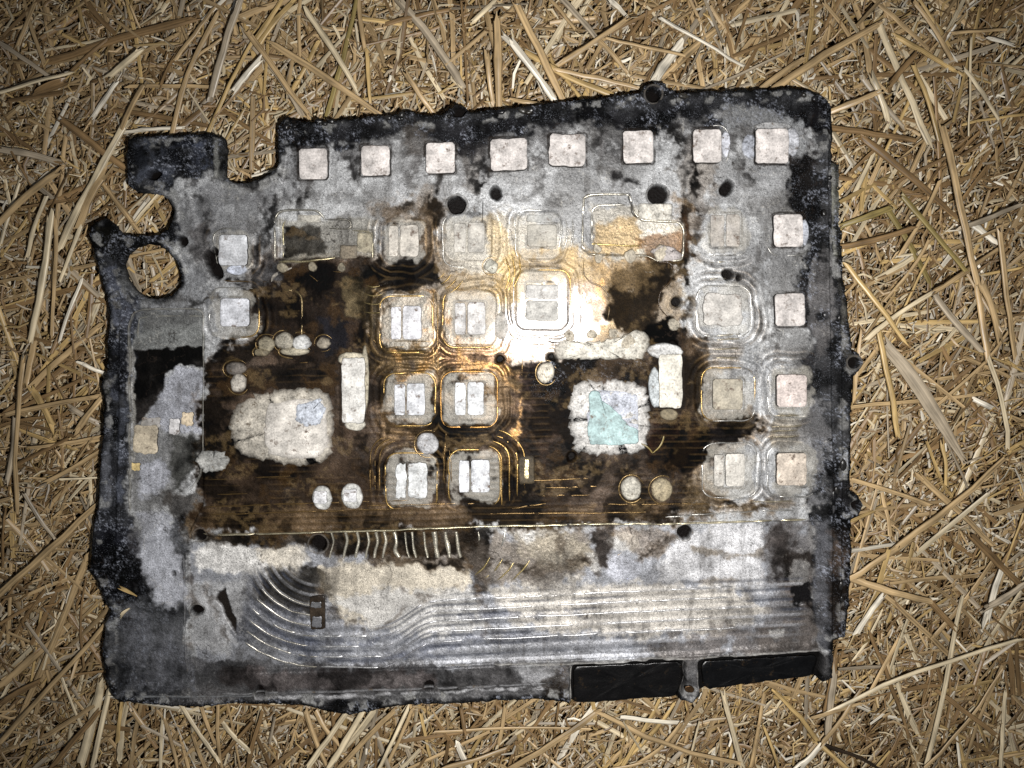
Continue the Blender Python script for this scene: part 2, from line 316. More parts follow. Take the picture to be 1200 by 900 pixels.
# blackened edge everywhere
edge = sst(-8, -2, sd_out + N1 * 12)
C[:] = C * (1 - .8 * edge[..., None]) + lin((16, 16, 16))[None, None] * .8 * edge[..., None]
GRT[:] = GRT + .5 * edge; RGH[:] = RGH * (1 - edge) + .75 * edge
# bare metal scuffed bright along the edges
scr = sst(.55, .64, fbm(X, Y, 13, 97, 4)) * sst(-16, -11, sd_out) * sst(-2.5, -5, sd_out) * .6
C[:] = C * (1 - scr[..., None]) + lin((138, 138, 136))[None, None] * scr[..., None]
# general grime: smudges, drawn-out smears, hairline cracks and grit all over the old casting
g1 = fbm(X, Y, 44, 77, 5); RN = rng.random(X.shape); RN2 = rng.random(X.shape)
stx = fbm(X * .5, Y, 9, 79, 4); sty = fbm(X, Y * .2, 8, 80, 4)
dk = sst(.16, .03, C.mean(-1))                                       # burnt, dark areas
sm = (sst(.50, .70, g1) * .42 + sst(.55, .72, sty) * .28) * (1 - dk)
C[:] = C * (1 - sm[..., None]) + lin((52, 48, 44))[None, None] * sm[..., None]
C[:] *= (.72 + .56 * stx)[..., None]
C[:] *= (1 + dk * (1.0 * (stx - .5) + 3.0 * (g1 - .5) + .8 * (sty - .5) + 1.6 * (NB[2] - .5)))[..., None].clip(.12, 2.6)
wp_ = dk * sst(.55, .68, fbm(X, Y, 24, 96, 5)) * sst(.02, .009, C.mean(-1)) * (Y < 625) * (X > 238) * (X < 860) * (Y > 225) * .34      # amber varnish on the char
C[:] = C * (1 - wp_[..., None]) + lin((74, 54, 30))[None, None] * wp_[..., None]; RGH[:] = RGH - .12 * wp_
pool = dk * sst(.50, .60, fbm(X + N1 * 30, Y + N2 * 30, 42, 98, 5)) * .8              # thick black tar pools
C[:] *= (1 - pool)[..., None]; RGH[:] = RGH + .15 * pool
scf = dk * sst(.57, .66, fbm(X * .7, Y, 26, 99, 5)) * sst(.35, .6, FN) * (Y > 240) * (Y < 640) * (X > 240) * (X < 860) * .42   # dusty scuffs on the burn
C[:] = C * (1 - scf[..., None]) + lin((100, 82, 54))[None, None] * scf[..., None]
cr = np.abs(2 * fbm(X, Y, 46, 85, 5) - 1); cr2 = np.abs(2 * fbm(X, Y, 30, 86, 5) - 1)
ck = sst(.016, .004, cr) * sst(.5, .6, fbm(X, Y, 50, 87)) * .75
C[:] = C * (1 - ck[..., None]) + lin((34, 28, 24))[None, None] * ck[..., None]
lk = sst(.014, .003, cr2) * sst(.5, .62, fbm(X, Y, 40, 88)) * .3 * (1 - dk)
C[:] = C * (1 - lk[..., None]) + lin((210, 206, 196))[None, None] * lk[..., None]
# grit: sharp grain, dark pin-holes and clusters of pale flecks that paint the soot's sparkle
C[:] *= (.74 + .52 * RN)[..., None]
ph = (RN2 > .985) * .8 * (1 - dk)
C[:] = C * (1 - ph[..., None]) + lin((26, 22, 20))[None, None] * ph[..., None]
so = np.clip((GRT - .75) * 2.2, 0, 1)
cl = sst(.47, .63, fbm(X, Y, 19, 90, 4))
fk = so * cl * np.clip(RN2 * SPK * 2.6 - .8, 0, 1) * .6
C[:] = C * (1 - fk[..., None]) + lin((168, 173, 186))[None, None] * fk[..., None]
C[:] = np.clip(C, .0015, .9)

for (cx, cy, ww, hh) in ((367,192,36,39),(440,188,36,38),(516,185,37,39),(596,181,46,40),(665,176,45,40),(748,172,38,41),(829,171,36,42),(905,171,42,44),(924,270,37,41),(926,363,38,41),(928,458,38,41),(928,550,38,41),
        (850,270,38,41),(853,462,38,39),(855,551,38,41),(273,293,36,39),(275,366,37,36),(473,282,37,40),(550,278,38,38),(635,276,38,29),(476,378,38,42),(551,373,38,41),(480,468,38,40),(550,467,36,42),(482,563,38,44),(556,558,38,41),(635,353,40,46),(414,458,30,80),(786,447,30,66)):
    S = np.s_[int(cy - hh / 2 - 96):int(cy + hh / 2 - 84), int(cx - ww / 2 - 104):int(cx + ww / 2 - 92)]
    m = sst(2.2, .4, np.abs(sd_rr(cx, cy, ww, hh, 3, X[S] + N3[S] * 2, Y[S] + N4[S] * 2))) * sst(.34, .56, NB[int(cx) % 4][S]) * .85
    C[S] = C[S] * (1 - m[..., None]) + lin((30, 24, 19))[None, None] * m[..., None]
# ------------------------------------------------------------------ relief (mm)
H = (fbm(X, Y, 60, 70) - .5) * .5 + (N3 * .12) + GRT * (SPK - .5) * .22
def raise_(shape, dh, soft=1.5):
    sd, (x0, y0, x1, y1) = shape
    j0, j1 = np.searchsorted(gx, (x0 - 8, x1 + 8)); i0, i1 = np.searchsorted(gy, (y0 - 8, y1 + 8)); S = np.s_[i0:i1, j0:j1]
    H[S] += dh * sst(soft, -soft, sd(X[S] + N1[S] * 1.5, Y[S] + N2[S] * 1.5))
def pit(shape, depth, rgb=None, soft=1.3, wob=4):
    sd, (x0, y0, x1, y1) = shape
    j0, j1 = np.searchsorted(gx, (x0 - 8, x1 + 8)); i0, i1 = np.searchsorted(gy, (y0 - 8, y1 + 8)); S = np.s_[i0:i1, j0:j1]
    m = sst(soft, -soft, sd(X[S] + N3[S] * wob, Y[S] + N4[S] * wob))
    H[S] = H[S] * (1 - m) - depth * m
    if rgb is not None:
        C[S] = C[S] * (1 - m[..., None]) + lin(rgb)[None, None] * m[..., None]
        MET[S] = MET[S] * (1 - m); GRT[S] = GRT[S] * (1 - m) + .6 * m
# rim: a low wall standing round the recess
INNER = [(338,160),(480,150),(600,143),(760,126),(900,120),(945,120),(957,130),(960,200),(962,300),(964,420),(966,600),(967,700),(966,752),(820,764),(520,776),(300,786),(140,806),(133,780),(140,730),(146,700),(150,600),(152,500),(152,420),(152,372),(180,362),(240,300),(225,232),(262,222),(330,215)]
sd_in = sd_poly(INNER, X + N1 * 3, Y + N2 * 3)
rimm = sst(-1.5, 3.5, sd_in)
lip = sst(-9, -4, sd_out + N1 * 5)
H += rimm * .7 + lip * rimm * .6 - sst(-2.5, 0, sd_out) * .8 + rimm * (fbm(X, Y, 7, 75, 4) - .5) * .7
raise_(line(4, (966,125),(968,300),(972,560),(972,745)), 1.3)
raise_(line(3, (979,300),(983,420),(984,600),(982,740)), .9)
raise_(poly((974,190),(984,190),(985,300),(976,300)), -2.2)
raise_(line(5, (126,480),(120,600),(114,660)), .8)
raise_(line(4, (144,370),(143,480),(140,600),(138,690)), .8)
raise_(line(5, (252,160),(254,205)), .5)
# levels
raise_(poly((152,362),(238,362),(238,590),(222,625),(152,640)), -1.1)                      # side channel
raise_(poly((238,630),(560,619),(945,611),(962,612),(962,764),(650,777),(520,782),(222,788),(219,640)), -1.2, 1.2)   # lower panel
raise_(poly((328,250),(376,250),(380,256),(410,257),(412,268),(436,270),(438,302),(328,304)), -.9, 1.4)
LP = [(684,232),(690,228),(738,227),(744,250),(752,258),(796,260),(802,270),(800,305),(770,306),(760,300),(690,298),(682,290)]
raise_(poly(*LP), -.9, 1.4)
TER = [(273,293,46,50),(275,366,56,56),(473,282,50,52),(549,278,56,56),(632,276,52,56),(850,270,52,52),(476,377,62,66),(551,373,62,66),(635,352,62,70),(847,363,62,58),
       (480,468,58,60),(550,466,62,64),(853,462,60,60),(482,562,58,62),(556,558,60,60),(855,551,60,62),(928,550,54,58),(928,458,52,56)]
for (cx, cy, ww, hh) in TER:
    sh = (lambda A, B, q=(cx, cy, ww, hh): sd_rr(q[0], q[1], q[2], q[3], 13, A, B)), (cx - ww / 2, cy - hh / 2, cx + ww / 2, cy + hh / 2)
    raise_(sh, .45, 2)
    paint(sh, (176, 172, 162), 4, .42, 11, brk=.5, grt=.35, met=.15, rgh=.5)
# wiring-like relief channels: fine corrugation in the burnt middle
QX = np.where(X < 372, 640 + np.hypot(X - 372, Y - 640), Y)
QX = QX + np.where(X > 446, 30 * sst(446, 512, X) + np.maximum(X - 512, 0) * .047, 0)
pm = sst(8, -6, sd_poly([(296,672),(330,662),(372,690),(400,722),(450,742),(470,730),(505,704),(600,694),(720,690),(940,680),(945,745),(800,758),(640,768),(500,776),(330,776),(290,735)], X + N1 * 16, Y + N2 * 16))
pw_ = np.sin(QX * 2 * math.pi / 12.0)
H += pm * pw_ * .17
pk = pm * sst(.35, .95, pw_) * (.25 + .6 * sst(.42, .58, fbm(X, Y, 40, 84, 3))); vl = pm * sst(-.3, -.95, pw_) * (.15 + .6 * sst(.45, .6, fbm(X, Y, 46, 89, 3)))
C[:] = C * (1 - .45 * pk[..., None]) + lin((204, 205, 210))[None, None] * .45 * pk[..., None]
C[:] = C * (1 - .75 * vl[..., None]) + lin((66, 71, 84))[None, None] * .75 * vl[..., None]; MET[:] = np.clip(MET + vl * .3 + pk * .2, 0, 1)
# fine milling lines left in the burnt middle
mill = sst(10, -10, sd_poly([(242,430),(600,425),(835,490),(835,602),(700,612),(236,626)], X + N1 * 30, Y + N2 * 30)) * sst(.42, .6, fbm(X, Y, 30, 83, 3))
ml = np.sin((Y + X * .012 + 2.2 * N1) * 2 * math.pi / 7.5)
H += mill * ml * .07
wear = mill * sst(.6, 1, ml) * .12
C[:] = C * (1 - wear[..., None]) + lin((128, 102, 64))[None, None] * wear[..., None]; MET[:] = MET + wear * .3
for k, yy in enumerate((590, 597, 604, 611)):
    raise_(line(2.5, (242, yy + 12), (560, yy + 3), (830, yy - 2)), .16)
# contour steps that run round the inner pads, merging between them as milled tool paths do
sdT = np.full(X.shape, 99.0)
for (cx, cy, ww, hh) in TER: sdT = np.minimum(sdT, sd_rr(cx, cy, ww - 2, hh - 2, 14, X, Y))
sdT = sdT + N1 * 7 + (fbm(X, Y, 70, 94, 2) - .5) * 5
zone = np.maximum.reduce([sst(10, -6, sd_poly(q, X + N1 * 20, Y + N2 * 20)) for q in (((428,262),(520,262),(600,250),(690,300),(690,390),(612,440),(612,590),(430,596)), ((815,290),(950,330),(950,592),(815,604)), ((236,265),(306,265),(316,402),(240,400)))])
amp = zone * sst(-2, 2, sdT) * sst(30, 14, sdT) * (.35 + .65 * sst(.35, .6, fbm(X, Y, 60, 95, 3)))
cw = np.sin((sdT - 1.0) * 2 * math.pi / 8.0)
H += amp * cw * .24
pt = .08 + .92 * sst(.42, .60, fbm(X, Y, 30, 92, 4))
cw_hi = amp * sst(.3, .95, cw) * pt; cw_lo = amp * sst(-.2, -.9, cw) * pt
crest = np.clip(C * 2.0 + lin((96, 76, 44)) * .6, 0, .75)
C[:] = C * (1 - .75 * cw_hi[..., None]) + crest * .75 * cw_hi[..., None]
C[:] = C * (1 - .6 * cw_lo[..., None]) + C * lin((150, 132, 110)) * .6 * cw_lo[..., None]
MET[:] = np.clip(MET + .35 * cw_hi, 0, 1)
# sockets, bolt holes and burnt-through spots
DK = (15, 12, 11)
PITS = [(535,240,12,11,0),(771,228,12.5,12,0),(581,227,6,8.5,-10),(852,220,7,10,35),(586,421,6,6,0),(853,322,6.5,6.5,0),(587,382,4,7,0),
        (214,283,6,5.5,0),(250,310,8,17,-25),(229,717,8,7,0),(803,625,9,9,0),(765,111,9,8,0),(538,131,9,6,-15),
        (1000,425,7,8,0),(1002,592,5,6,0),(234,627,7,7,0),(372,638,9,10,0),(793,354,6,6,0),(670,536,5,5,0),(305,809,5,7,0),(503,803,5,6,0),(788,404,5,5,0),(646,418,5,4,0),
        (203,673,2.5,3,0),(213,668,2,2,0),(252,295,4,5,0),(866,326,3,3,0),(180,205,8,6,0)]
for (cx, cy, rx, ry, a) in PITS:
    q = 3.4 if rx > 7 else 2.2
    pit(ell(cx, cy, rx, ry, a), q, DK)
pit(poly((256,693),(263,690),(268,705),(273,724),(276,745),(270,738),(264,728),(259,712),(251,706)), 2, (32, 28, 25), wob=6)
pit(poly((930,690),(950,680),(953,708),(934,712)), 2, (20, 19, 20), wob=12)
# the two open windows in the bottom wall
SLOT1 = [(668,784),(674,778),(798,772),(803,778),(804,800),(798,814),(792,830),(668,836)]
SLOT2 = [(817,778),(824,771),(962,764),(966,775),(958,812),(824,830),(818,800)]
for S_ in (SLOT1, SLOT2): pit(poly(*S_), 4.5, (14, 13, 13), 1.2, 3)

# ------------------------------------------------------------------ materials
def new_mat(name):
    m = bpy.data.materials.new(name); m.use_nodes = True
    nt = m.node_tree; nt.nodes.clear()
    o = nt.nodes.new('ShaderNodeOutputMaterial'); p = nt.nodes.new('ShaderNodeBsdfPrincipled')
    nt.links.new(p.outputs[0], o.inputs[0]); return m, nt, p
def N(nt, t, **kw):
    n = nt.nodes.new(t)
    for k, v in kw.items(): setattr(n, k, v)
    return n
def math_(nt, op, a, b, clamp=False):
    n = N(nt, 'ShaderNodeMath', operation=op, use_clamp=clamp)
    for i, v in enumerate((a, b)):
        if isinstance(v, (int, float)): n.inputs[i].default_value = v
        else: nt.links.new(v, n.inputs[i])
    return n.outputs[0]
def noise(nt, vec, scale, detail=3, rough=.6):
    n = N(nt, 'ShaderNodeTexNoise'); n.inputs['Scale'].default_value = scale
    n.inputs['Detail'].default_value = detail; n.inputs['Roughness'].default_value = rough
    nt.links.new(vec, n.inputs['Vector']); return n.outputs['Fac']
def scaled(nt, colr, fac):
    v = N(nt, 'ShaderNodeVectorMath', operation='SCALE')
    nt.links.new(colr, v.inputs[0]); nt.links.new(fac, v.inputs['Scale']); return v.outputs[0]
def bump(nt, h, strength, dist, p, prev=None):
    b = N(nt, 'ShaderNodeBump'); b.inputs['Distance'].default_value = dist
    if isinstance(strength, (int, float)): b.inputs['Strength'].default_value = strength
    else: nt.links.new(strength, b.inputs['Strength'])
    nt.links.new(h, b.inputs['Height'])
    if prev: nt.links.new(prev, b.inputs['Normal'])
    return b.outputs[0]

def plate_material():
    m, nt, p = new_mat('scorched_metal')
    a = N(nt, 'ShaderNodeAttribute', attribute_name='col'); s = N(nt, 'ShaderNodeAttribute', attribute_name='surf')
    sx = N(nt, 'ShaderNodeSeparateColor'); nt.links.new(s.outputs['Color'], sx.inputs[0])
    tc = N(nt, 'ShaderNodeTexCoord'); v = tc.outputs['Object']
    f1 = noise(nt, v, 2300, 3, .75); f2 = noise(nt, v, 420, 4, .65)
    k = math_(nt, 'ADD', math_(nt, 'MULTIPLY', math_(nt, 'SUBTRACT', f1, .5), 2.9), math_(nt, 'MULTIPLY', math_(nt, 'SUBTRACT', f2, .5), .9))
    k = math_(nt, 'MAXIMUM', math_(nt, 'ADD', k, 1.0), .18)
    base = scaled(nt, a.outputs['Color'], k)
    f4 = noise(nt, v, 2100, 2, .6); mr = N(nt, 'ShaderNodeMapRange'); mr.inputs[1].default_value = .56; mr.inputs[2].default_value = .68; nt.links.new(f4, mr.inputs[0])
    gr = math_(nt, 'MULTIPLY', math_(nt, 'SUBTRACT', sx.outputs[2], .6), .35, True)
    big = noise(nt, v, 190, 3, .6); mb = N(nt, 'ShaderNodeMapRange'); mb.inputs[1].default_value = .40; mb.inputs[2].default_value = .62; nt.links.new(big, mb.inputs[0])
    fk = math_(nt, 'MULTIPLY', math_(nt, 'MULTIPLY', mr.outputs[0], gr), mb.outputs[0])
    mx = N(nt, 'ShaderNodeMix', data_type='RGBA'); nt.links.new(fk, mx.inputs[0]); nt.links.new(base, mx.inputs[6]); mx.inputs[7].default_value = (.42, .45, .52, 1)  # pale flecks put the soot's sparkle into the colour
    nt.links.new(mx.outputs[2], p.inputs['Base Color'])
    nt.links.new(sx.outputs[0], p.inputs['Metallic'])
    r = math_(nt, 'ADD', sx.outputs[1], math_(nt, 'MULTIPLY', math_(nt, 'SUBTRACT', f2, .5), .3), True)
    nt.links.new(r, p.inputs['Roughness'])
    nt.links.new(s.outputs['Alpha'], p.inputs['Specular IOR Level'])
    st = math_(nt, 'ADD', math_(nt, 'MULTIPLY', sx.outputs[2], .42), .02)
    vo = N(nt, 'ShaderNodeTexVoronoi'); vo.inputs['Scale'].default_value = 950; nt.links.new(v, vo.inputs['Vector'])
    b1 = bump(nt, f1, st, .0004, p); b2 = bump(nt, vo.outputs['Distance'], math_(nt, 'MULTIPLY', st, .7), .0005, p, b1)
    nt.links.new(b2, p.inputs['Normal'])
    return m
def crust_material(name, rough, lo, hi, sc1=1500, sc2=260, bs=.4, met=0.0, spots=None):
    """colour from the 'col' attribute, broken up by grain and grubby spots"""
    m, nt, p = new_mat(name)
    a = N(nt, 'ShaderNodeAttribute', attribute_name='col')
    tc = N(nt, 'ShaderNodeTexCoord'); oi = N(nt, 'ShaderNodeObjectInfo')
    ad = N(nt, 'ShaderNodeVectorMath', operation='ADD'); nt.links.new(tc.outputs['Object'], ad.inputs[0])
    cmb = N(nt, 'ShaderNodeCombineXYZ'); nt.links.new(oi.outputs['Random'], cmb.inputs[2]); nt.links.new(cmb.outputs[0], ad.inputs[1])
    v = ad.outputs[0]
    f1 = noise(nt, v, sc1, 3, .7); f2 = noise(nt, v, sc2, 4, .65)
    k = math_(nt, 'MAXIMUM', math_(nt, 'ADD', math_(nt, 'MULTIPLY', math_(nt, 'SUBTRACT', math_(nt, 'ADD', f1, f2), 1.0), (hi - lo) * 1.5), (hi + lo) / 2), .1)
    c = scaled(nt, a.outputs['Color'], k)
    if spots:
        f3 = noise(nt, v, spots[1], 4, .7)
        mr = N(nt, 'ShaderNodeMapRange'); mr.inputs[1].default_value = spots[2]; mr.inputs[2].default_value = spots[2] + .12
        nt.links.new(f3, mr.inputs[0])
        mx = N(nt, 'ShaderNodeMix', data_type='RGBA'); nt.links.new(mr.outputs[0], mx.inputs[0])
        nt.links.new(c, mx.inputs[6]); mx.inputs[7].default_value = (*lin(spots[0]), 1); c = mx.outputs[2]
    nt.links.new(c, p.inputs['Base Color'])
    p.inputs['Roughness'].default_value = rough; p.inputs['Metallic'].default_value = met
    nt.links.new(bump(nt, f1, bs, .0003, p, bump(nt, f2, bs, .0006, p)), p.inputs['Normal'])
    return m
def straw_material(name):
    m, nt, p = new_mat(name)
    a = N(nt, 'ShaderNodeAttribute', attribute_name='col'); uv = N(nt, 'ShaderNodeUVMap', uv_map='uv')
    mp = N(nt, 'ShaderNodeMapping'); mp.inputs['Scale'].default_value = (2.4, .05, 1); nt.links.new(uv.outputs[0], mp.inputs[0])
    mp2 = N(nt, 'ShaderNodeMapping'); mp2.inputs['Scale'].default_value = (.5, .3, 1); nt.links.new(uv.outputs[0], mp2.inputs[0])
    f1 = noise(nt, mp.outputs[0], 1.0, 3, .6); f2 = noise(nt, mp2.outputs[0], 1.0, 3, .6)
    k = math_(nt, 'MAXIMUM', math_(nt, 'ADD', math_(nt, 'ADD', math_(nt, 'MULTIPLY', math_(nt, 'SUBTRACT', f1, .5), 2.2), math_(nt, 'MULTIPLY', math_(nt, 'SUBTRACT', f2, .5), 1.6)), 1.0), .25)
    nt.links.new(scaled(nt, a.outputs['Color'], k), p.inputs['Base Color'])
    p.inputs['Roughness'].default_value = .36; p.inputs['Specular IOR Level'].default_value = .5
    nt.links.new(bump(nt, f1, .35, .0004, p), p.inputs['Normal'])
    return m
M_PLATE = plate_material()
M_PAD = crust_material('thermal_pad', .62, .45, 1.5, 1300, 240, .3, spots=((92, 76, 64), 330, .57))
M_CRUST = crust_material('white_paste', .7, .25, 1.65, 1300, 300, .7, spots=((84, 72, 56), 420, .58))
M_METAL = crust_material('worn_bright_metal', .34, .55, 1.4, 1500, 300, .3, .75)
M_DARK = crust_material('charred_plastic', .3, .2, 1.8, 1200, 180, .3, spots=((44, 35, 24), 260, .60))
M_STRAW = straw_material('dry_straw'); M_CHAFF = straw_material('straw_litter')

# ------------------------------------------------------------------ mesh helpers
def mesh_obj(name, V, F, mat, parent=None, colors=None, surf=None, uv=None, smooth=True):
    me = bpy.data.meshes.new(name)
    V = np.asarray(V, np.float32)
    if isinstance(F, np.ndarray):
        nf, k = F.shape
        me.vertices.add(len(V)); me.vertices.foreach_set('co', V.ravel())
        me.loops.add(nf * k); me.loops.foreach_set('vertex_index', F.ravel().astype(np.int32))
        me.polygons.add(nf); me.polygons.foreach_set('loop_start', np.arange(0, nf * k, k, dtype=np.int32))
        me.update(calc_edges=True)
    else:
        me.from_pydata([tuple(map(float, p)) for p in V], [], F); me.update()
    for nm, dat in (('col', colors), ('surf', surf)):
        if dat is not None:
            at_ = me.color_attributes.new(nm, 'FLOAT_COLOR', 'POINT')
            d = np.ones((len(V), 4), np.float32); d[:, :dat.shape[1]] = dat
            at_.data.foreach_set('color', d.ravel())
    if uv is not None:
        ul = me.uv_layers.new(name='uv'); li = np.empty(len(me.loops), np.int32); me.loops.foreach_get('vertex_index', li)
        ul.data.foreach_set('uv', np.asarray(uv, np.float32)[li].ravel())
    me.polygons.foreach_set('use_smooth', np.full(len(me.polygons), smooth))
    me.materials.append(mat)
    o = bpy.data.objects.new(name, me); col.objects.link(o)
    if parent: o.parent = parent
    return o
def tag(o, label=None, cat=None, group=None, kind=None):
    for k, v in (('label', label), ('category', cat), ('group', group), ('kind', kind)):
        if v: o[k] = v
    return o

# ------------------------------------------------------------------ ground
gn = 60
ga = np.linspace(-.7, .7, gn); GX, GY = np.meshgrid(ga, ga)
gv = np.stack([GX, GY, -.030 + .004 * (fbm(GX * 1000, GY * 1000, 90, 91) - .5)], -1).reshape(-1, 3)
ii = np.arange(gn * gn).reshape(gn, gn)
gf = np.stack([ii[:-1, :-1], ii[:-1, 1:], ii[1:, 1:], ii[1:, :-1]], -1).reshape(-1, 4)
gc = lin((104, 80, 52))[None] * (0.7 + .6 * rng.random((gn * gn, 1)))
tag(mesh_obj('ground', gv, gf, crust_material('dark_soil', .9, .5, 1.5, 500, 90, .8), colors=gc), kind='structure')

# ------------------------------------------------------------------ the plate
plate = bpy.data.objects.new('cooling_plate', None); col.objects.link(plate); plate.location = (0, 0, 0)
tag(plate, 'burnt grey metal cooling plate with square pads and sooty rim, lying on straw', 'metal plate')

# snap the border of the grid onto the outline
gyv, gxv = np.gradient(sd_out, STEP)
g2 = np.maximum(gxv ** 2 + gyv ** 2, .25)
near = np.abs(sd_out) < STEP * 1.1
PX = np.where(near, X - sd_out * gxv / g2 * .8, X); PY = np.where(near, Y - sd_out * gyv / g2 * .8, Y)
WX, WY = at(PX, PY, 0.0)
cx_ = .25 * (sd_out[:-1, :-1] + sd_out[1:, :-1] + sd_out[:-1, 1:] + sd_out[1:, 1:])
cell = cx_ < 0
def mid(A): return .25 * (A[:-1, :-1] + A[1:, :-1] + A[:-1, 1:] + A[1:, 1:])
mX, mY = mid(X), mid(Y)
part = np.zeros(cell.shape, int)
part[mid(sd_in) > 0] = 1                                                            # rim
part[(sd_poly([(100,150),(268,150),(268,216),(262,222),(226,232),(240,300),(180,362),(140,362),(100,330)], mX, mY) < 0)] = 2   # bracket
part[(sd_poly([(152,362),(238,362),(238,590),(222,625),(152,640)], mX, mY) < 0)] = 3
part[(sd_poly([(238,630),(560,619),(945,611),(962,612),(962,764),(650,777),(520,782),(222,788),(219,640)], mX, mY) < 0)] = 4
part[(sd_poly([(130,640),(152,640),(219,625),(219,640),(222,788),(220,840),(120,840),(120,720)], mX, mY) < 0)] = 5
part[(sd_poly([(222,788),(520,782),(650,777),(962,764),(980,764),(980,840),(220,840)], mX, mY) < 0)] = 6
ZB = -.0065
idx = np.arange(X.size).reshape(X.shape)
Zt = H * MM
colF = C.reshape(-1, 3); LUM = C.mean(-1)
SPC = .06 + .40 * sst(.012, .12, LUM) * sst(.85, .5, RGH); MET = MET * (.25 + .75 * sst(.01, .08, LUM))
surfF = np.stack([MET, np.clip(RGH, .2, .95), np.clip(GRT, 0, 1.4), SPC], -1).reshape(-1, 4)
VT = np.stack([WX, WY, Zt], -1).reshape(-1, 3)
cp = np.pad(cell, 1)
quads = {}
A, B_, C_, D_ = idx[:-1, :-1], idx[1:, :-1], idx[1:, 1:], idx[:-1, 1:]       # y grows downwards: A,B,C,D is counter-clockwise seen from above
edges_ = [(~cp[1:-1, :-2], A, B_), (~cp[2:, 1:-1], B_, C_), (~cp[1:-1, 2:], C_, D_), (~cp[:-2, 1:-1], D_, A)]
NAMES = ['floor_sheet', 'rim', 'bracket_arm', 'cable_channel', 'trace_panel', 'flange', 'window_wall']
LBL = [None, 'black sooty crusted rim', 'blackened notched bracket arm with a round hole', None, 'pale stained lower panel with trace ridges', None, None]
for k, nm in enumerate(NAMES):
    sel = cell & (part == k)
    tops = np.stack([A[sel], B_[sel], C_[sel], D_[sel]], -1)
    vs_ = [VT]; cs_ = [colF]; ss_ = [surfF]; fs = [tops]; off = len(VT)
    for cond, e0, e1 in edges_:
        q = sel & cond
        if not q.any(): continue
        a0, a1 = e0[q], e1[q]; n = len(a0)
        lo0, lo1 = VT[a0].copy(), VT[a1].copy()
        zb = -.0024 if k == 2 else ZB; lo0[:, 2] = zb; lo1[:, 2] = zb
        vs_ += [lo0, lo1]; dk = np.full((n, 3), .012)
        cs_ += [dk, dk]; ss_ += [surfF[a0], surfF[a1]]
        fs.append(np.stack([a1, a0, off + np.arange(n), off + n + np.arange(n)], -1)); off += 2 * n
    Vv = np.concatenate(vs_); Fv = np.concatenate(fs)
    used, inv = np.unique(Fv, return_inverse=True)
    o = mesh_obj(nm, Vv[used], inv.reshape(Fv.shape), M_PLATE, plate, np.concatenate(cs_)[used], np.concatenate(ss_)[used])
    if LBL[k]: o['label'] = LBL[k]

def hz(px, py):
    """height (m) of the plate at a photo pixel"""
    i = np.clip(((np.asarray(py) - gy[0]) / STEP).astype(int), 0, len(gy) - 1); j = np.clip(((np.asarray(px) - gx[0]) / STEP).astype(int), 0, len(gx) - 1)
    return Zt[i, j]
def pcol(px, py):
    i = np.clip(((np.asarray(py) - gy[0]) / STEP).astype(int), 0, len(gy) - 1); j = np.clip(((np.asarray(px) - gx[0]) / STEP).astype(int), 0, len(gx) - 1)
    return C[i, j]

def rect_pts(cx, cy, w, h, r=4, rot=0, n=44, jit=.8, seed=0):
    t = np.linspace(0, 2 * math.pi, n, endpoint=False) + .001
    e = .16
    ct, s_ = np.cos(t), np.sin(t)
    k = (np.abs(ct) ** (2 / e) + np.abs(s_) ** (2 / e)) ** (-e / 2)
    # even spread round the square
    x, y = ct * k * w / 2 * .985, s_ * k * h / 2 * .985
    rr = np.random.default_rng(seed); j = jit * np.convolve(rr.normal(size=n + 4), np.ones(3) / 3, 'same')[2:-2]
    x = x + j * np.sign(ct) * (np.abs(x) > w * .4); y = y + np.roll(j, 7) * np.sign(s_) * (np.abs(y) > h * .4)
    a = math.radians(rot)
    return np.stack([cx + x * math.cos(a) - y * math.sin(a), cy + x * math.sin(a) + y * math.cos(a)], -1)
def ell_pts(cx, cy, rx, ry, n=28, jit=.6, seed=0):
    t = np.linspace(0, 2 * math.pi, n, endpoint=False); rr = np.random.default_rng(seed)
    j = 1 + jit * np.convolve(rr.normal(size=n + 4), np.ones(3) / 3, 'same')[2:-2] / max(rx, ry)
    return np.stack([cx + rx * np.cos(t) * j, cy + ry * np.sin(t) * j], -1)
SEED = [100]
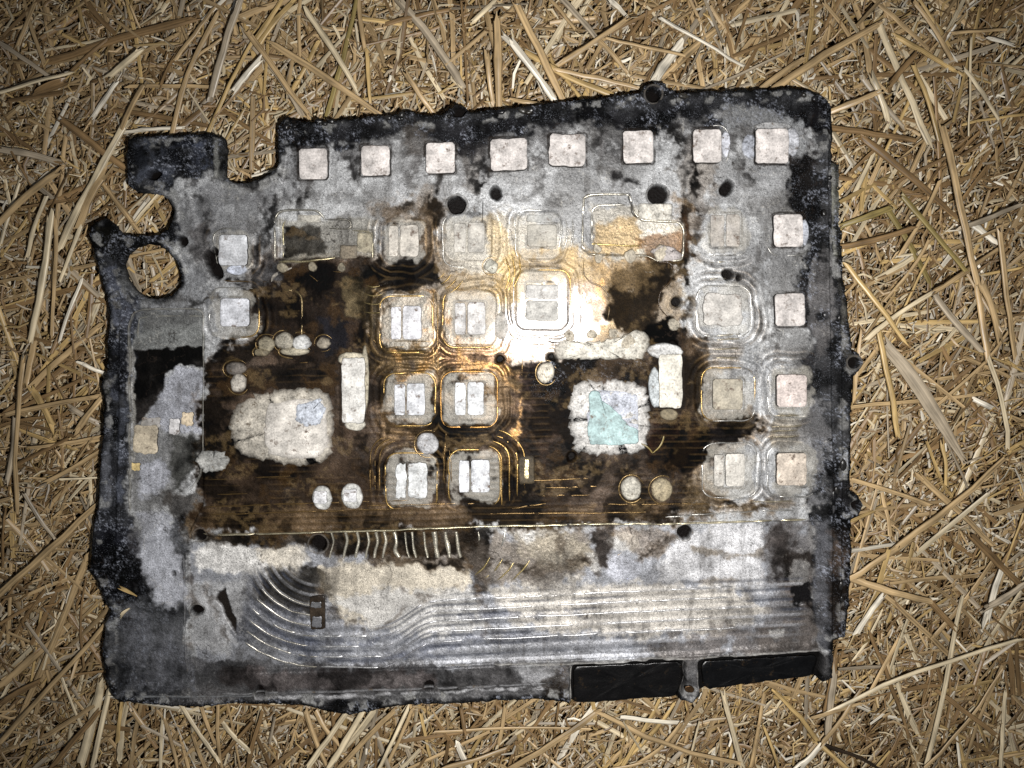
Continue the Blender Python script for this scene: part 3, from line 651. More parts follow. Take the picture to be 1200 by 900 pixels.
def slab(name, pts, top, rgb, mat=None, rings=(1, .95, .8, .55, .28), lump=.12, bev=.12, side=(26, 21, 18), sunk=.8, dome=0.0, blend=0.0, parent=None, label=None, feather=None):
    """a low slab on the plate: outline in photo pixels, top height in mm above the floor"""
    SEED[0] += 1; rr = np.random.default_rng(SEED[0])
    pts = np.asarray(pts, float); c = pts.mean(0); n = len(pts)
    z0 = float(np.median(hz(pts[:, 0], pts[:, 1])))
    tone = 1 + rr.normal() * .05
    V = []; CC = []
    base = lin(rgb) * tone
    if feather is None: feather = mat is M_CRUST
    def ring(f, zmm, cc, nz, blend=blend):
        q = c + (pts - c) * f
        zz = z0 + zmm * MM + nz * MM * (fbm(q[:, 0] + SEED[0] * 31, q[:, 1], 9, 3, 3) - .5) * 2
        x, y = at(q[:, 0], q[:, 1], z0 + top * MM)
        V.extend(np.stack([x, y, zz], -1))
        g = (.55 + .9 * fbm(q[:, 0] + SEED[0] * 17, q[:, 1], 9, 6, 3))[:, None]
        cl = cc[None] * g
        if blend: cl = cl * (1 - blend) + pcol(q[:, 0], q[:, 1]) * blend
        CC.extend(np.broadcast_to(cl, (n, 3)))
    if feather:
        ring(1.06, -sunk, base, 0, .97); ring(1.02, .05, base, .1, .85); ring(.97, top * .45, base, lump * .6, .45)
    else:
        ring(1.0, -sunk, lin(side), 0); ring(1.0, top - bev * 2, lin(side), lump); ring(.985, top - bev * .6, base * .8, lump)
    for f in rings[1:]:
        ring(f if not feather else f * .96, top + dome * (1 - f * f), base, lump, (.22 if f > .85 else .06) + blend if feather else blend)
    F = []
    R = 2 + len(rings)
    for r in range(R - 1):
        for i in range(n):
            j = (i + 1) % n
            F.append((r * n + i, (r + 1) * n + i, (r + 1) * n + j, r * n + j))
    F.append(tuple(range((R - 1) * n + n - 1, (R - 1) * n - 1, -1)))
    o = mesh_obj(name, V, F, mat or M_PAD, parent or plate, np.array(CC))
    # pixel y runs down, so the winding above is flipped into place here
    if label: o['label'] = label
    return o

PINK = (199, 193, 189); WHITE = (206, 206, 206); GREY = (180, 176, 168)
def pad(cx, cy, w, h, rgb, top=1.0, rot=0, split=None, low=False, jit=.35, blend=0):
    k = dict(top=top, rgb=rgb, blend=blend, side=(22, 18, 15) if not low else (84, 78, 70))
    if split is None:
        return [slab('thermal_pad', rect_pts(cx, cy, w, h, rot=rot, jit=jit, seed=int(cx * 7 + cy)), **k)]
    a, b = split * w, (1 - split) * w
    o1 = slab('thermal_pad', rect_pts(cx - w / 2 + a / 2 - .5, cy + .5, a - .8, h - 1, rot=rot, jit=jit, seed=int(cx + cy)), **{**k, 'top': top * .82})
    o2 = slab('thermal_pad', rect_pts(cx + w / 2 - b / 2 + .5, cy, b - .8, h, rot=rot, jit=jit, seed=int(cx + cy + 3)), **k)
    return [o1, o2]
# top row
for cx, cy, w_, h_, r_ in ((367,192,34,37,-1),(440,188,34,36,-1),(516,185,35,37,-1),(596,181,44,38,-2),(665,176,43,38,1),(748,172,36,39,-2),(829,171,34,40,-1),(905,171,40,42,0)):
    pad(cx, cy, w_, h_, PINK, 2.3, r_, jit=.7 if w_ > 39 else .3)
slab('white_residue', ell_pts(850,168,6,15,20,2), .5, (190,192,200), M_CRUST, lump=.3)
slab('white_residue', ell_pts(878,172,10,14,22,2), .4, (170,174,184), M_CRUST, lump=.3)
slab('white_residue', ell_pts(928,166,9,16,22,2), .6, (196,198,204), M_CRUST, lump=.3)
slab('white_residue', ell_pts(905,148,22,5,24,2), .4, (172,172,172), M_CRUST, lump=.3)
# right columns
for a in ((924,270,35,39,PINK,1.8,-1),(926,363,36,39,PINK,1.8,-1),(928,458,36,39,(198,186,180),1.8,0),(928,550,36,39,(196,184,170),1.6,0)):
    pad(*a, jit=.4)
slab('white_residue', ell_pts(943,272,5,15,20,1.5), .6, (196,200,210), M_CRUST, lump=.3)
slab('white_residue', ell_pts(924,364,8,12,20,2), 1.3, (204,204,202), M_CRUST, lump=.15, sunk=0.2)
pad(850,270,35,39,(176,168,158),.5, low=True, blend=.35, split=.5)
pad(847,363,46,38,(184,180,174),.9, 2, jit=1.6, blend=.1)
pad(853,462,36,37,(168,160,142),.9, blend=.1)
pad(855,551,36,39,(190,186,178),.9, split=.34)
# middle and left
pad(273,293,34,37,(206,208,212),1.1); slab('white_residue', ell_pts(276,316,13,6,20,1.5), .6, (184,190,204), M_CRUST, lump=.3)
pad(275,366,35,34,(206,208,214),1.1)
pad(473,282,35,38,(188,182,172),.9, split=.34); pad(550,278,36,36,(180,176,168),.7, split=.42, blend=.15)
pad(635,276,36,27,(166,162,152),.6, low=True, blend=.2); slab('thermal_pad', rect_pts(632,256,30,9), .4, (176,176,172), blend=.3)
pad(476,378,36,40,(202,202,206),1.0, split=.36); pad(551,373,36,39,(190,188,186),.9, split=.38)
slab('thermal_pad', rect_pts(635,364,38,24), .9, (188,186,180)); slab('thermal_pad', rect_pts(635,342,38,17), .8, (192,190,186))
pad(480,468,36,38,(202,204,208),1.0, split=.38); pad(550,467,34,40,(204,206,208),1.0, split=.4)
pad(482,563,36,42,(204,206,206),1.0, split=.36, jit=1.6); pad(556,558,36,39,(206,208,212),1.0, split=.36)
for cx, cy, s_, rx in ((376,583,15,12),(411,581,15,13)):
    slab('mounting_boss', ell_pts(cx + 1, cy + 1, rx, rx + 2, 26, 1), .5, (190,190,186), M_CRUST, lump=.2)
    slab('thermal_pad', rect_pts(cx - 1, cy, s_, s_), 1.0, (206,206,208), sunk=.3)
# tall white bars beside the two large chips
slab('thermal_pad', rect_pts(414,458,28,78, n=60), 1.6, (206,204,199)); slab('white_residue', ell_pts(412,422,18,9,26,2), 1.0, (184,176,156), M_CRUST, lump=.4)
slab('white_residue', ell_pts(415,498,13,7,24,1.5), .6, (184,180,168), M_CRUST, lump=.3); slab('white_residue', ell_pts(427,445,5,40,40,2), .8, (170,162,142), M_CRUST, lump=.4)
slab('thermal_pad', rect_pts(786,447,28,64, n=60), 1.6, (204,200,188)); slab('white_residue', ell_pts(780,412,21,10,30,2), 1.1, (198,198,196), M_CRUST, lump=.4)
slab('white_residue', ell_pts(768,455,8,24,30,2), .7, (184,190,192), M_CRUST, lump=.4); slab('mounting_boss', ell_pts(784,486,11,7), .5, (120,110,88), M_CRUST, lump=.2)
# round bosses and blobs
BOSS = []
for cx, cy, rx, ry, rgb in ((501,520,13,13,(198,198,200)),(640,437,10,12,(214,206,190)),(740,573,12,14,(182,178,166)),(776,574,13,14,(160,148,122)),(279,449,10,11,(176,170,160)),
        (312,403,10,9,(140,132,112)),(333,400,11,10,(160,154,140)),(353,402,11,10,(176,176,174)),(379,402,8,7,(136,128,114)),(345,412,17,5,(170,162,142)),(307,413,9,5,(128,118,96)),
        (276,432,12,8,(110,104,98)),(576,312,8,8,(184,182,170))):
    slab('mounting_boss', ell_pts(cx, cy, rx, ry, 26, .8, int(cx)), .7, rgb, M_CRUST, lump=.45, dome=1.1); BOSS.append((cx, cy, rx, ry))
slab('thermal_pad', rect_pts(353,402,9,9), 1.3, (200,202,210), sunk=.4)
slab('thermal_pad', rect_pts(742,572,8,10), 1.3, (196,194,190), sunk=.3); slab('thermal_pad', rect_pts(777,572,10,10), 1.3, (150,140,120), sunk=.3)
slab('slot_boss', rect_pts(617,551,19,33, n=32), .6, (74,64,46), M_CRUST, lump=.2); slab('slot_core', rect_pts(617,550,5,24), .9, (190,176,140), M_METAL)
slab('slot_boss', ell_pts(587,382,8.5,16), .35, (176,172,164), M_CRUST, lump=.1, blend=.3); slab('slot_core', ell_pts(587,382,4,7), .7, (40,36,34), M_DARK, lump=.5)
# the two large chip pastes
CH1 = [(270,492),(276,476),(300,464),(322,459),(350,456),(374,457),(385,465),(389,482),(389,510),(386,532),(376,542),(350,546),(334,544),(318,540),(300,537),(284,533),(275,520),(270,505)]
def dens(p, n=96):
    p = np.asarray(p, float); q = np.vstack([p, p[:1]]); s = np.r_[0, np.cumsum(np.hypot(*np.diff(q, axis=0).T))]
    t = np.linspace(0, s[-1], n, endpoint=False); return np.stack([np.interp(t, s, q[:, 0]), np.interp(t, s, q[:, 1])], -1)
def rough(p, a, seed=1):
    rr = np.random.default_rng(seed); return p + rr.normal(size=p.shape) * a
slab('chip_paste', rough(dens(CH1), 1.4), .8, (176,170,158), M_CRUST, rings=(1,.96,.9,.82,.72,.6,.46,.3,.15), lump=.5, label='large cream patch of dried thermal paste')
slab('thermal_pad', rough(dens([(312,472),(346,466),(376,466),(384,476),(385,526),(376,538),(340,540),(312,534),(306,505)], 60), .8), 1.3, (206,201,193), M_PAD, feather=True, rings=(1,.94,.8,.6,.4,.2), lump=.25, sunk=.5)
slab('white_residue', rough(dens([(346,474),(376,466),(382,482),(376,498),(358,502),(345,494)], 40), .8), 1.5, (190,196,206), M_CRUST, lump=.3, sunk=.5)
slab('white_residue', rough(dens([(228,540),(236,528),(262,530),(270,540),(260,552),(240,554)], 40), 1), .5, (164,164,160), M_CRUST, lump=.5)
CH2 = [(668,470),(673,452),(686,447),(705,449),(722,446),(744,450),(757,456),(761,475),(760,505),(756,524),(742,531),(715,533),(688,532),(674,526),(669,505)]
slab('chip_paste', rough(dens(CH2), 1.6), .8, (206,204,200), M_CRUST, rings=(1,.95,.88,.8,.7,.55,.4,.2), lump=.5, label='white crust of dried paste round the teal pad')
slab('thermal_pad', rough(dens([(690,456),(720,455),(748,460),(751,490),(750,520),(720,523),(690,523),(686,490)], 56), .5), 1.1, (184,188,198), M_CRUST, rings=(1,.95,.8,.6,.4,.2), lump=.2, sunk=.5)
slab('teal_pad', rough(dens([(690,461),(696,457),(702,458),(706,470),(716,476),(727,487),(738,500),(748,503),(748,520),(720,522),(692,521),(688,508),(691,485)], 60), .5), 1.3, (156,180,180), M_PAD, lump=.08, sunk=.25, label='teal remains of a thermal pad')
for k in range(9):
    x0, y0 = 712 + 4.2 * k, 458 + 2.2 * k
# melted bar right of the glare
slab('melted_strip', rough(dens([(650,408),(660,398),(690,402),(730,395),(745,387),(756,389),(762,400),(756,414),(752,421),(654,421)], 70), 1.0), .9, (206,202,190), M_CRUST, rings=(1,.9,.75,.5,.25), lump=.4)
for cx, cy, rx in ((667,393,6),(694,391,5),(718,391,5),(736,401,9),(702,302,5),(738,300,7),(790,380,7),(775,296,9),(700,291,5),(331,314,6),(366,313,5),(400,314,5)):
    slab('solder_blob', ell_pts(cx, cy, rx, rx * 1.1, 18, 1.2, int(cx)), .8, (168,160,144) if cx > 640 else (130,122,104), M_CRUST, lump=.5, dome=.3)
slab('melted_strip', rough(dens([(762,294),(776,286),(790,290),(800,298),(796,308),(776,306)], 30), 1.2), .9, (166,160,158), M_CRUST, lump=.7)
# parts of the L-shaped pocket and square pocket
slab('pocket_step', rect_pts(768,248,40,20), .6, (190,186,176), M_CRUST, lump=.1); slab('pocket_step', rect_pts(362,256,28,9), .4, (168,164,154), M_CRUST, lump=.1)
slab('pocket_step', rect_pts(408,296,20,18), .6, (118,108,92), M_CRUST, lump=.1); slab('pocket_step', rect_pts(428,284,20,24), .4, (150,142,122), M_CRUST, lump=.1)
# tape scraps in the side channel
slab('tape_scrap', rect_pts(170,515,28,34,jit=1.5), .7, (190,178,156), M_PAD); slab('tape_scrap', rect_pts(204,500,12,19), .8, (206,204,204), M_PAD); slab('tape_scrap', rect_pts(219,491,13,16,jit=1.5), .7, (206,190,164), M_PAD)
slab('tape_scrap', rect_pts(158,547,11,9), .6, (206,184,130), M_PAD); slab('tape_scrap', rect_pts(176,495,22,12,jit=1.5), .4, (164,158,148), M_PAD, blend=.3)
# little clip in the lower panel
slab('clip_body', rect_pts(372,718,18,40,n=32), .7, (48,40,32), M_DARK); slab('clip_pad', rect_pts(371,729,11,13), 1.1, (172,172,176), M_METAL, sunk=.5); slab('clip_pad', rect_pts(370,709,12,7), 1.1, (150,150,152), M_METAL, sunk=.5)
# screw stubs
for cx, cy, r_ in ((793,354,5),(586,421,4.5),(670,536,4),(853,321,4)):
    slab('screw_stub', ell_pts(cx + .5, cy, r_, r_, 18, .3), -.8, (92,92,92), M_METAL, sunk=-.2 + 1.4)

# raised collars round the bolt holes
def strip(name, pts, wpx, hmm, rgb, mat=None, closed=False, blend=.25, fade=True, gaps=True):
    """a thin raised ridge following a path given in photo pixels"""
    SEED[0] += 1; rr = np.random.default_rng(SEED[0])
    P = np.asarray(pts, float)
    L = np.r_[0, np.cumsum(np.hypot(*np.diff(P, axis=0).T))]; n = max(4, int(L[-1] / 3))
    t = np.linspace(0, L[-1], n)
    P = np.stack([np.interp(t, L, P[:, 0]), np.interp(t, L, P[:, 1])], -1)
    for _ in range(2): P[1:-1] = (P[:-2] + 2 * P[1:-1] + P[2:]) / 4
    T = np.gradient(P, axis=0); T /= np.maximum(np.hypot(T[:, 0], T[:, 1])[:, None], 1e-6)
    Nn = np.stack([-T[:, 1], T[:, 0]], -1)
    P = P + Nn * (fbm(P[:, 0], P[:, 1], 14, 12, 2) - .5)[:, None] * 1.6
    wv = wpx * (.65 + .7 * fbm(t + SEED[0] * 50, t * 0, 12, 5, 2))
    hv = hmm * (.5 + 1.0 * fbm(t + SEED[0] * 70, t * 0, 16, 6, 2))
    gap = sst(.27, .43, fbm(t + SEED[0] * 33, t * 0 + SEED[0], 18, 7, 2)) if gaps else np.ones(n)
    hv = hv * (gap * 1.3 - .3); wv = wv * (.5 + .5 * gap)
    if fade:
        e = np.minimum(np.minimum(np.arange(n), np.arange(n)[::-1]) / 2.0, 1); wv = wv * (.25 + .75 * e); hv = hv * e
    V = []; CC = []; prof = ((-.5, -.35), (-.28, .75), (0, 1), (.28, .75), (.5, -.35))
    zc = hz(P[:, 0], P[:, 1])
    zc = np.convolve(np.pad(zc, 2, 'edge'), np.ones(5) / 5, 'valid')
    under = pcol(P[:, 0], P[:, 1])
    for (s, hh) in prof:
        q = P + Nn * (wv * s)[:, None]
        x, y = at(q[:, 0], q[:, 1], 0)
        V.append(np.stack([x, y, zc + hh * hv * MM], -1))
        g = (.55 + .9 * fbm(q[:, 0] + 99, q[:, 1], 10, 15, 3))[:, None]
        kk = blend if hh > 0 else .8
        CC.append((lin(rgb)[None] * g) * (1 - kk) + under * kk)
    V = np.concatenate(V); CC = np.concatenate(CC); m = len(prof)
    F = [(k * n + i, k * n + i + 1, (k + 1) * n + i + 1, (k + 1) * n + i) for k in range(m - 1) for i in range(n - 1)]
    return mesh_obj(name, V, F, mat or M_METAL, plate, CC)
def arc(cx, cy, rx, ry, a0, a1, n=24):
    t = np.radians(np.linspace(a0, a1, n)); return np.stack([cx + rx * np.cos(t), cy + ry * np.sin(t)], -1)
def rr_path(cx, cy, w, h, r, t0=0.0, t1=1.0):
    c = []
    for (sx, sy, a) in ((1, -1, -90), (1, 1, 0), (-1, 1, 90), (-1, -1, 180)):
        c.append(arc(cx + sx * (w / 2 - r), cy + sy * (h / 2 - r), r, r, a, a + 90, 8))
    P = np.vstack(c + [c[0][:1]]); L = np.r_[0, np.cumsum(np.hypot(*np.diff(P, axis=0).T))]
    t = np.linspace(t0, t1, 60) % 1.0000001 * L[-1]
    return np.stack([np.interp(t, L, P[:, 0]), np.interp(t, L, P[:, 1])], -1)
for cx, cy, r_ in ((535,240,13),(771,228,14),(793,354,9),(586,421,7.5),(765,111,11),(1000,425,9.5),(372,638,12),(234,627,9),(803,625,11),(229,717,9)):
    strip('bolt_collar', arc(cx, cy, r_, r_, 0, 360, 40), 3, .5, (88,82,74), M_CRUST, blend=.6, fade=False)
for cx, cy, rx, ry in BOSS: strip('boss_collar', arc(cx, cy, rx + 3, ry + 3, 20 + cx % 90, 300 + cx % 50, 30), 2.2, .3, (150,126,84), blend=.4)
GL = (214, 178, 108); SL = (206, 204, 198)
# contour ridges round the pads:  centre, size, start and end of the drawn stretch
for (cx, cy, w_, h_, a, b, c_) in ((275,366,58,58,.62,1.1,SL),(275,366,58,58,.15,.45,GL),(476,380,62,66,.55,1.2,GL),(476,380,62,66,.3,.52,GL),(480,468,60,62,.7,1.25,GL),(480,468,60,62,.3,.5,GL),
        (550,468,66,66,.0,1.0,(220,166,92)),(551,374,64,66,.3,.8,GL),(482,564,60,66,.5,1.0,GL),(482,564,60,66,.05,.3,GL),(556,560,60,66,.55,.95,GL),(556,560,60,66,.05,.32,GL),
        (635,355,66,78,.35,.8,SL),(635,355,66,78,.9,1.2,GL),(549,282,60,62,.45,.85,SL),(632,276,56,60,.55,.95,SL),(848,365,64,58,0,1,SL),(853,462,62,62,.5,1.2,GL),(853,462,62,62,.25,.5,SL),
        (855,551,64,64,.5,1.1,SL),(855,551,64,64,.2,.5,SL),(928,460,56,60,.3,.8,SL),(928,552,58,60,.3,.85,SL),(850,272,54,54,.3,.6,SL),(273,293,46,50,.6,1.0,(150,148,140)),(924,272,50,54,.3,.6,SL),(829,171,50,48,.95,1.3,SL)):
    strip('contour_ridge', rr_path(cx, cy, w_, h_, 13, a, b), 2.3, .32, c_, blend=.38)
for (dx, r0) in ((0, 0), (9, 6), (18, 12), (27, 18)):
    strip('contour_ridge', np.vstack([[(588 + dx, 592 - dx * .6)], [(588 + dx, 540)], arc(570 + dx * .3, 540, 18 + dx * .7, 18 + r0, 0, -80, 10)]), 2.2, .32, (196,160,96), blend=.3)
    if dx: strip('contour_ridge', np.vstack([[(450 - dx * .6, 575)], [(450 - dx * .6, 540)], arc(470 - dx * .6, 536, 20, 16 + dx * .3, 180, 265, 10)]), 2.0, .3, (150,122,76), blend=.45)
for k, (x0, y0, x1, y1) in enumerate(((527,528,530,566),(519,530,521,568),(523,505,519,565),(612,440,612,420),(508,430,508,340),(513,440,513,355),(462,400,508,400),(455,407,508,407),(452,414,508,414),(444,392,452,408),
        (530,404,575,404),(535,411,570,412),(530,436,575,436),(262,329,298,330),(302,330,312,330),(240,594,480,586),(245,603,470,596),(430,592,560,590),(620,563,690,561),(640,572,700,570),(636,581,692,580),(712,591,830,590),
        (575,602,760,600),(600,596,640,590),(300,560,340,558),(245,562,268,561),(255,580,290,578),(350,425,395,424),(395,473,412,474),(425,384,440,402),(390,318,412,320),(362,322,372,330))):
    strip('trace_ridge', [(x0, y0), ((x0 + x1) / 2, (y0 + y1) / 2), (x1, y1)], 1.9, .26, (150,122,78), blend=.5)
strip('trace_ridge', np.vstack([[(333,340)], arc(338,352,16,13,-90,0,8), [(353,395)]]), 3, .5, (150,132,96), blend=.3)
strip('trace_ridge', np.vstack([arc(332,330,14,12,180,270,8), [(342,314)]]), 5, .7, (164,158,148), M_CRUST)
# pocket outlines
strip('pocket_ridge', [(322,306),(322,256),(326,248),(334,246),(372,246),(378,252),(380,257)], 3.4, .6, (176,172,160)); strip('pocket_ridge', [(331,300),(331,262),(334,258)], 2.5, .5, (198,188,150)); strip('pocket_ridge', [(326,307),(360,306),(392,302)], 3, .6, (196,184,146))
strip('pocket_ridge', [(380,257),(408,257),(412,262),(411,268),(384,267)], 2.4, .4, (150,146,136)); strip('pocket_ridge', [(412,270),(430,270),(437,276),(436,302)], 2.4, .4, (164,156,132))
strip('pocket_ridge', LP + LP[:1], 3.2, .6, (206,200,184), fade=False); strip('pocket_ridge', [(694,284),(694,246),(700,240),(735,240)], 3, .5, (204,200,190)); strip('pocket_ridge', [(690,285),(720,287),(752,288)], 2.6, .5, (220,196,130))
strip('pocket_ridge', [(738,227),(736,232),(742,240),(740,248),(748,256)], 3, .9, (26,22,20), M_DARK)
strip('seam', [(684,305),(684,322),(692,332),(704,335),(713,345),(714,360),(712,375)], 2.2, .5, (120,100,70), M_DARK); strip('seam', [(766,306),(786,308),(790,318),(784,332),(774,340),(771,356),(776,366),(784,372)], 2.4, .7, (60,44,26), M_DARK)
strip('seam', [(566,232),(566,262),(567,290)], 1.6, .5, (30,26,22), M_DARK)
# walls of the side channel and the step between floor and lower panel
strip('channel_wall', [(152,600),(152,420),(151,380),(156,366),(170,362),(228,362),(238,366),(238,420),(237,540),(232,560),(222,575)], 3, .8, (128,126,118), M_CRUST, blend=.5)
strip('channel_wall', [(160,396),(161,372),(200,370),(236,371)], 2, .4, (140,138,128), M_CRUST, blend=.4); strip('channel_wall', [(216,640),(216,700),(218,760),(220,790)], 2.4, .6, (110,110,112), M_CRUST, blend=.5)
strip('step_ridge', [(236,627),(400,623),(560,617),(700,614),(780,614),(945,609)], 2.8, .8, (206,196,166), blend=.12)
strip('step_ridge', [(780,606),(860,600),(930,598)], 2.4, .5, SL, blend=.4)
strip('step_ridge', [(260,812),(430,808),(560,804),(640,800)], 2.6, .8, (120,120,122), M_CRUST, blend=.3)
strip('step_ridge', [(520,780),(640,778),(800,772),(960,763)], 2.4, .9, (150,148,144), M_CRUST, blend=.3)
strip('step_ridge', [(130,816),(200,815),(300,814)], 2.4, .7, (110,112,114), M_CRUST, blend=.3)
# traces of the lower panel
for k in range(8):
    q0 = 699 + 12.0 * k; r0 = q0 - 640
    pth = arc(372, 640, r0, r0, 148 - 3 * k, 90, 24)
    if k >= 1: strip('trace_ridge', pth, 2.4, .35, (196,190,174), blend=.45)
    if k >= 4: strip('trace_ridge', [(374, q0), (410, q0), (446, q0)], 2.6, .4, (210,210,210), blend=.25)
    if k >= 3:
        xs = np.linspace(446, 512, 12); strip('trace_ridge', np.stack([xs, q0 - 30 * sst(446, 512, xs)], -1), 2.6, .4, (206,206,210), blend=.25)
        strip('trace_ridge', [(514, q0 - 30), (620, q0 - 35), (740, q0 - 40.7), (860 + 8 * (k % 3), q0 - 46.5)], 2.4, .35, (210,210,210), blend=.42)
for k, x in enumerate((388,404,418,430,440,450,462,474,482,496,508,522,534)):  # specular streaks of the machined swirl, built as pale raised ribs
    wd = (3,3.5,4,3,4.5,4,5,3,3.5,4,6.5,5.5,5)[k]
    strip('highlight_rib', [(x, 624), (x + (1.5 if k > 6 else 3), 636), (x + (3 if k > 6 else -1), 646), (x - (2 if k < 6 else -5), 654)], wd, .8, (216,210,192), M_METAL, blend=.08, gaps=False, fade=False)
strip('highlight_rib', [(560,624),(562,632),(560,640)], 4, .5, (200,196,180)); strip('highlight_rib', [(592,622),(590,634),(588,642)], 4, .5, (210,208,200))
for k in range(4):
    strip('trace_ridge', arc(540, 628, 40 + 16 * k, 52 + 7 * k, 66 - 6 * k, 30 - 2 * k, 10), 2.6, .4, (206,186,130), blend=.3)
strip('trace_ridge', arc(715, 640, 18, 14, 60, -30, 8), 3, .4, (180,150,90)); strip('trace_ridge', [(718,672),(735,664),(746,656)], 3, .3, (214,214,218)); strip('trace_ridge', [(735,680),(744,676),(747,668)], 2.4, .3, (100,106,140))
# horizontal ridges between right-hand pads
for y0, x0, x1 in ((398,838,868),(409,836,868),(420,836,866),(308,832,850),(327,832,852),(393,838,866),(500,904,940),(505,902,936),(512,906,936),(588,880,930),(487,906,936)):
    strip('trace_ridge', [(x0, y0), ((x0 + x1) / 2, y0 - .5), (x1, y0 - 1)], 2.6, .35, (196,184,156), blend=.4)
for k in range(4):
    strip('trace_ridge', arc(438, 322, 14 + 9 * k, 15 + 10 * k, 125 - 6 * k, 60 + 4 * k, 14), 2.4, .4, (150,134,92), blend=.35)
    strip('trace_ridge', arc(505, 318, 16 + 8 * k, 10 + 7 * k, 60, 5 + 5 * k, 10), 2.2, .35, (190,160,96), blend=.4)
for k in range(3):
    strip('trace_ridge', [(592 + 8 * k, 300), (598 + 6 * k, 320), (592 + 4 * k, 340)], 2.4, .3, GL, blend=.4); strip('trace_ridge', [(656 + 7 * k, 256), (658 + 7 * k, 272), (655 + 7 * k, 290)], 2.4, .3, SL, blend=.4)
# charred inner faces and the post between the two windows in the bottom wall
slab('charred_connector', rough(dens([(672,786),(676,781),(796,776),(800,780),(800,800),(792,816),(760,818),(700,823),(672,823)], 60), .4), 1.2, (10,9,9), M_DARK, lump=.5, side=(8,8,8), sunk=1.5, label='charred black block in the left bottom window')
slab('charred_connector', rough(dens([(822,780),(826,775),(955,768),(958,774),(952,792),(880,801),(830,808),(824,802)], 60), .4), 1.2, (8,8,9), M_DARK, lump=.5, side=(8,8,8), sunk=1.5, label='charred black block in the right bottom window')
strip('window_edge', [(669,826),(669,790),(672,780),(680,777),(740,773),(798,771)], 2.4, .6, (130,128,124), M_CRUST, blend=.2); strip('window_edge', [(803,776),(804,800),(798,818)], 2.4, .6, (80,78,76), M_CRUST, blend=.2)
strip('window_edge', [(818,812),(816,782),(822,773),(860,769),(962,763)], 2.4, .6, (120,118,116), M_CRUST, blend=.2)
slab('screw_stub', ell_pts(808,808,6,4), .6, (92,70,48), M_METAL)
# bubbly char along the top edge
for k in range(22):
    t = random.random(); px = 335 + t * 630
    top = np.interp(px, [335,480,600,760,800,950,970], [142,132,127,106,110,107,122])
    r_ = random.uniform(1.5, 3.5); py = top + random.uniform(1, 7)
    slab('char_lump', ell_pts(px, py, r_ * random.uniform(1, 1.8), r_, 12, 1, k), random.uniform(.3, 1.1), random.choice(((22,22,24),(34,33,32),(50,48,44))), M_DARK, rings=(1, .8, .45), lump=.5, dome=.4)
for k in range(14):
    py = random.uniform(200, 740); px = np.interp(py, [200,400,600,740], [968,975,980,976]) + random.uniform(-6, 10)
    r_ = random.uniform(2, 4); slab('char_lump', ell_pts(px, py, r_, r_ * random.uniform(1, 2.2), 12, 1, k), random.uniform(.3, .9), random.choice(((22,22,24),(60,60,62),(34,33,32))), M_DARK, rings=(1, .8, .45), lump=.5, dome=.4)

# ------------------------------------------------------------------ straw
TONES = {'tan': (179,153,113), 'pale': (208,192,160), 'golden': (188,160,108), 'brown': (134,108,74), 'white': (226,217,198), 'grey': (170,156,134), 'olive': (140,124,76), 'dark': (48,38,28)}
def straw_mesh(p0, p1, w0, bend, sag, flat, rr, nseg=7, tone=(186,152,100), ribbon=False):
    """p0, p1: ends (m); w0: width (m).  Hollow six-sided stalk, or a curled leaf blade"""
    p0 = np.asarray(p0, float); p1 = np.asarray(p1, float); d = p1 - p0; L = np.linalg.norm(d)
    t = np.linspace(0, 1, nseg); P = p0 + np.outer(t, d)
    side = np.array([-d[1], d[0], 0]); side /= max(np.linalg.norm(side), 1e-9)
    P += np.outer(bend * L * np.sin(t * math.pi) + .004 * L * rr.normal(size=nseg), side)
    P[:, 2] += sag * np.sin(t * math.pi)
    up = np.array([0, 0, 1.0])
    wv = w0 * (1 - .25 * t * rr.random()) * (1 + .05 * rr.normal(size=nseg))
    if ribbon:
        wv = w0 * (.35 + .65 * np.sin(np.clip(t * .8 + .18, 0, 1) * math.pi)); ang = None
        pr = [(-.5, .12), (-.22, -.02), (0, .06), (.24, -.02), (.5, .16)]
    else:
        pr = [(.5 * math.cos(a), .5 * flat * math.sin(a)) for a in np.linspace(0, 2 * math.pi, 8, endpoint=False)]
    m = len(pr); tw = rr.normal() * .5
    V = np.empty((nseg, m, 3)); uv = np.empty((nseg, m, 2)); cc = np.empty((nseg, m, 3)); off = rr.random(2) * 50
    node = rr.integers(1, nseg - 1) if rr.random() < .6 and not ribbon else -1
    for i in range(nseg):
        a = tw * t[i] if ribbon else 0
        g = lin(tone) * (.85 + .3 * vnoise(np.array([t[i] * 4 + off[0]]), np.array([off[1]]), 1, 2)[0])
        k = 1.18 if i == node else 1.0
        for j, (s, h) in enumerate(pr):
            s2 = s * math.cos(a) - h * math.sin(a); h2 = s * math.sin(a) + h * math.cos(a)
            fr = (rr.normal() * .35 * wv[i]) if i in (0, nseg - 1) else 0.0
            V[i, j] = P[i] + d / max(L, 1e-9) * fr * 2 + side * s2 * wv[i] * k + up * h2 * wv[i] * k
            uv[i, j] = (off[0] + j / 2.0, off[1] + t[i] * L / .004)
            cc[i, j] = g * (.72 if i == node else 1)
    F = []
    for i in range(nseg - 1):
        for j in range(m - 1 if ribbon else m):
            j2 = (j + 1) % m
            F.append((i * m + j, i * m + j2, (i + 1) * m + j2, (i + 1) * m + j))
    return V.reshape(-1, 3), F, cc.reshape(-1, 3), uv.reshape(-1, 2)

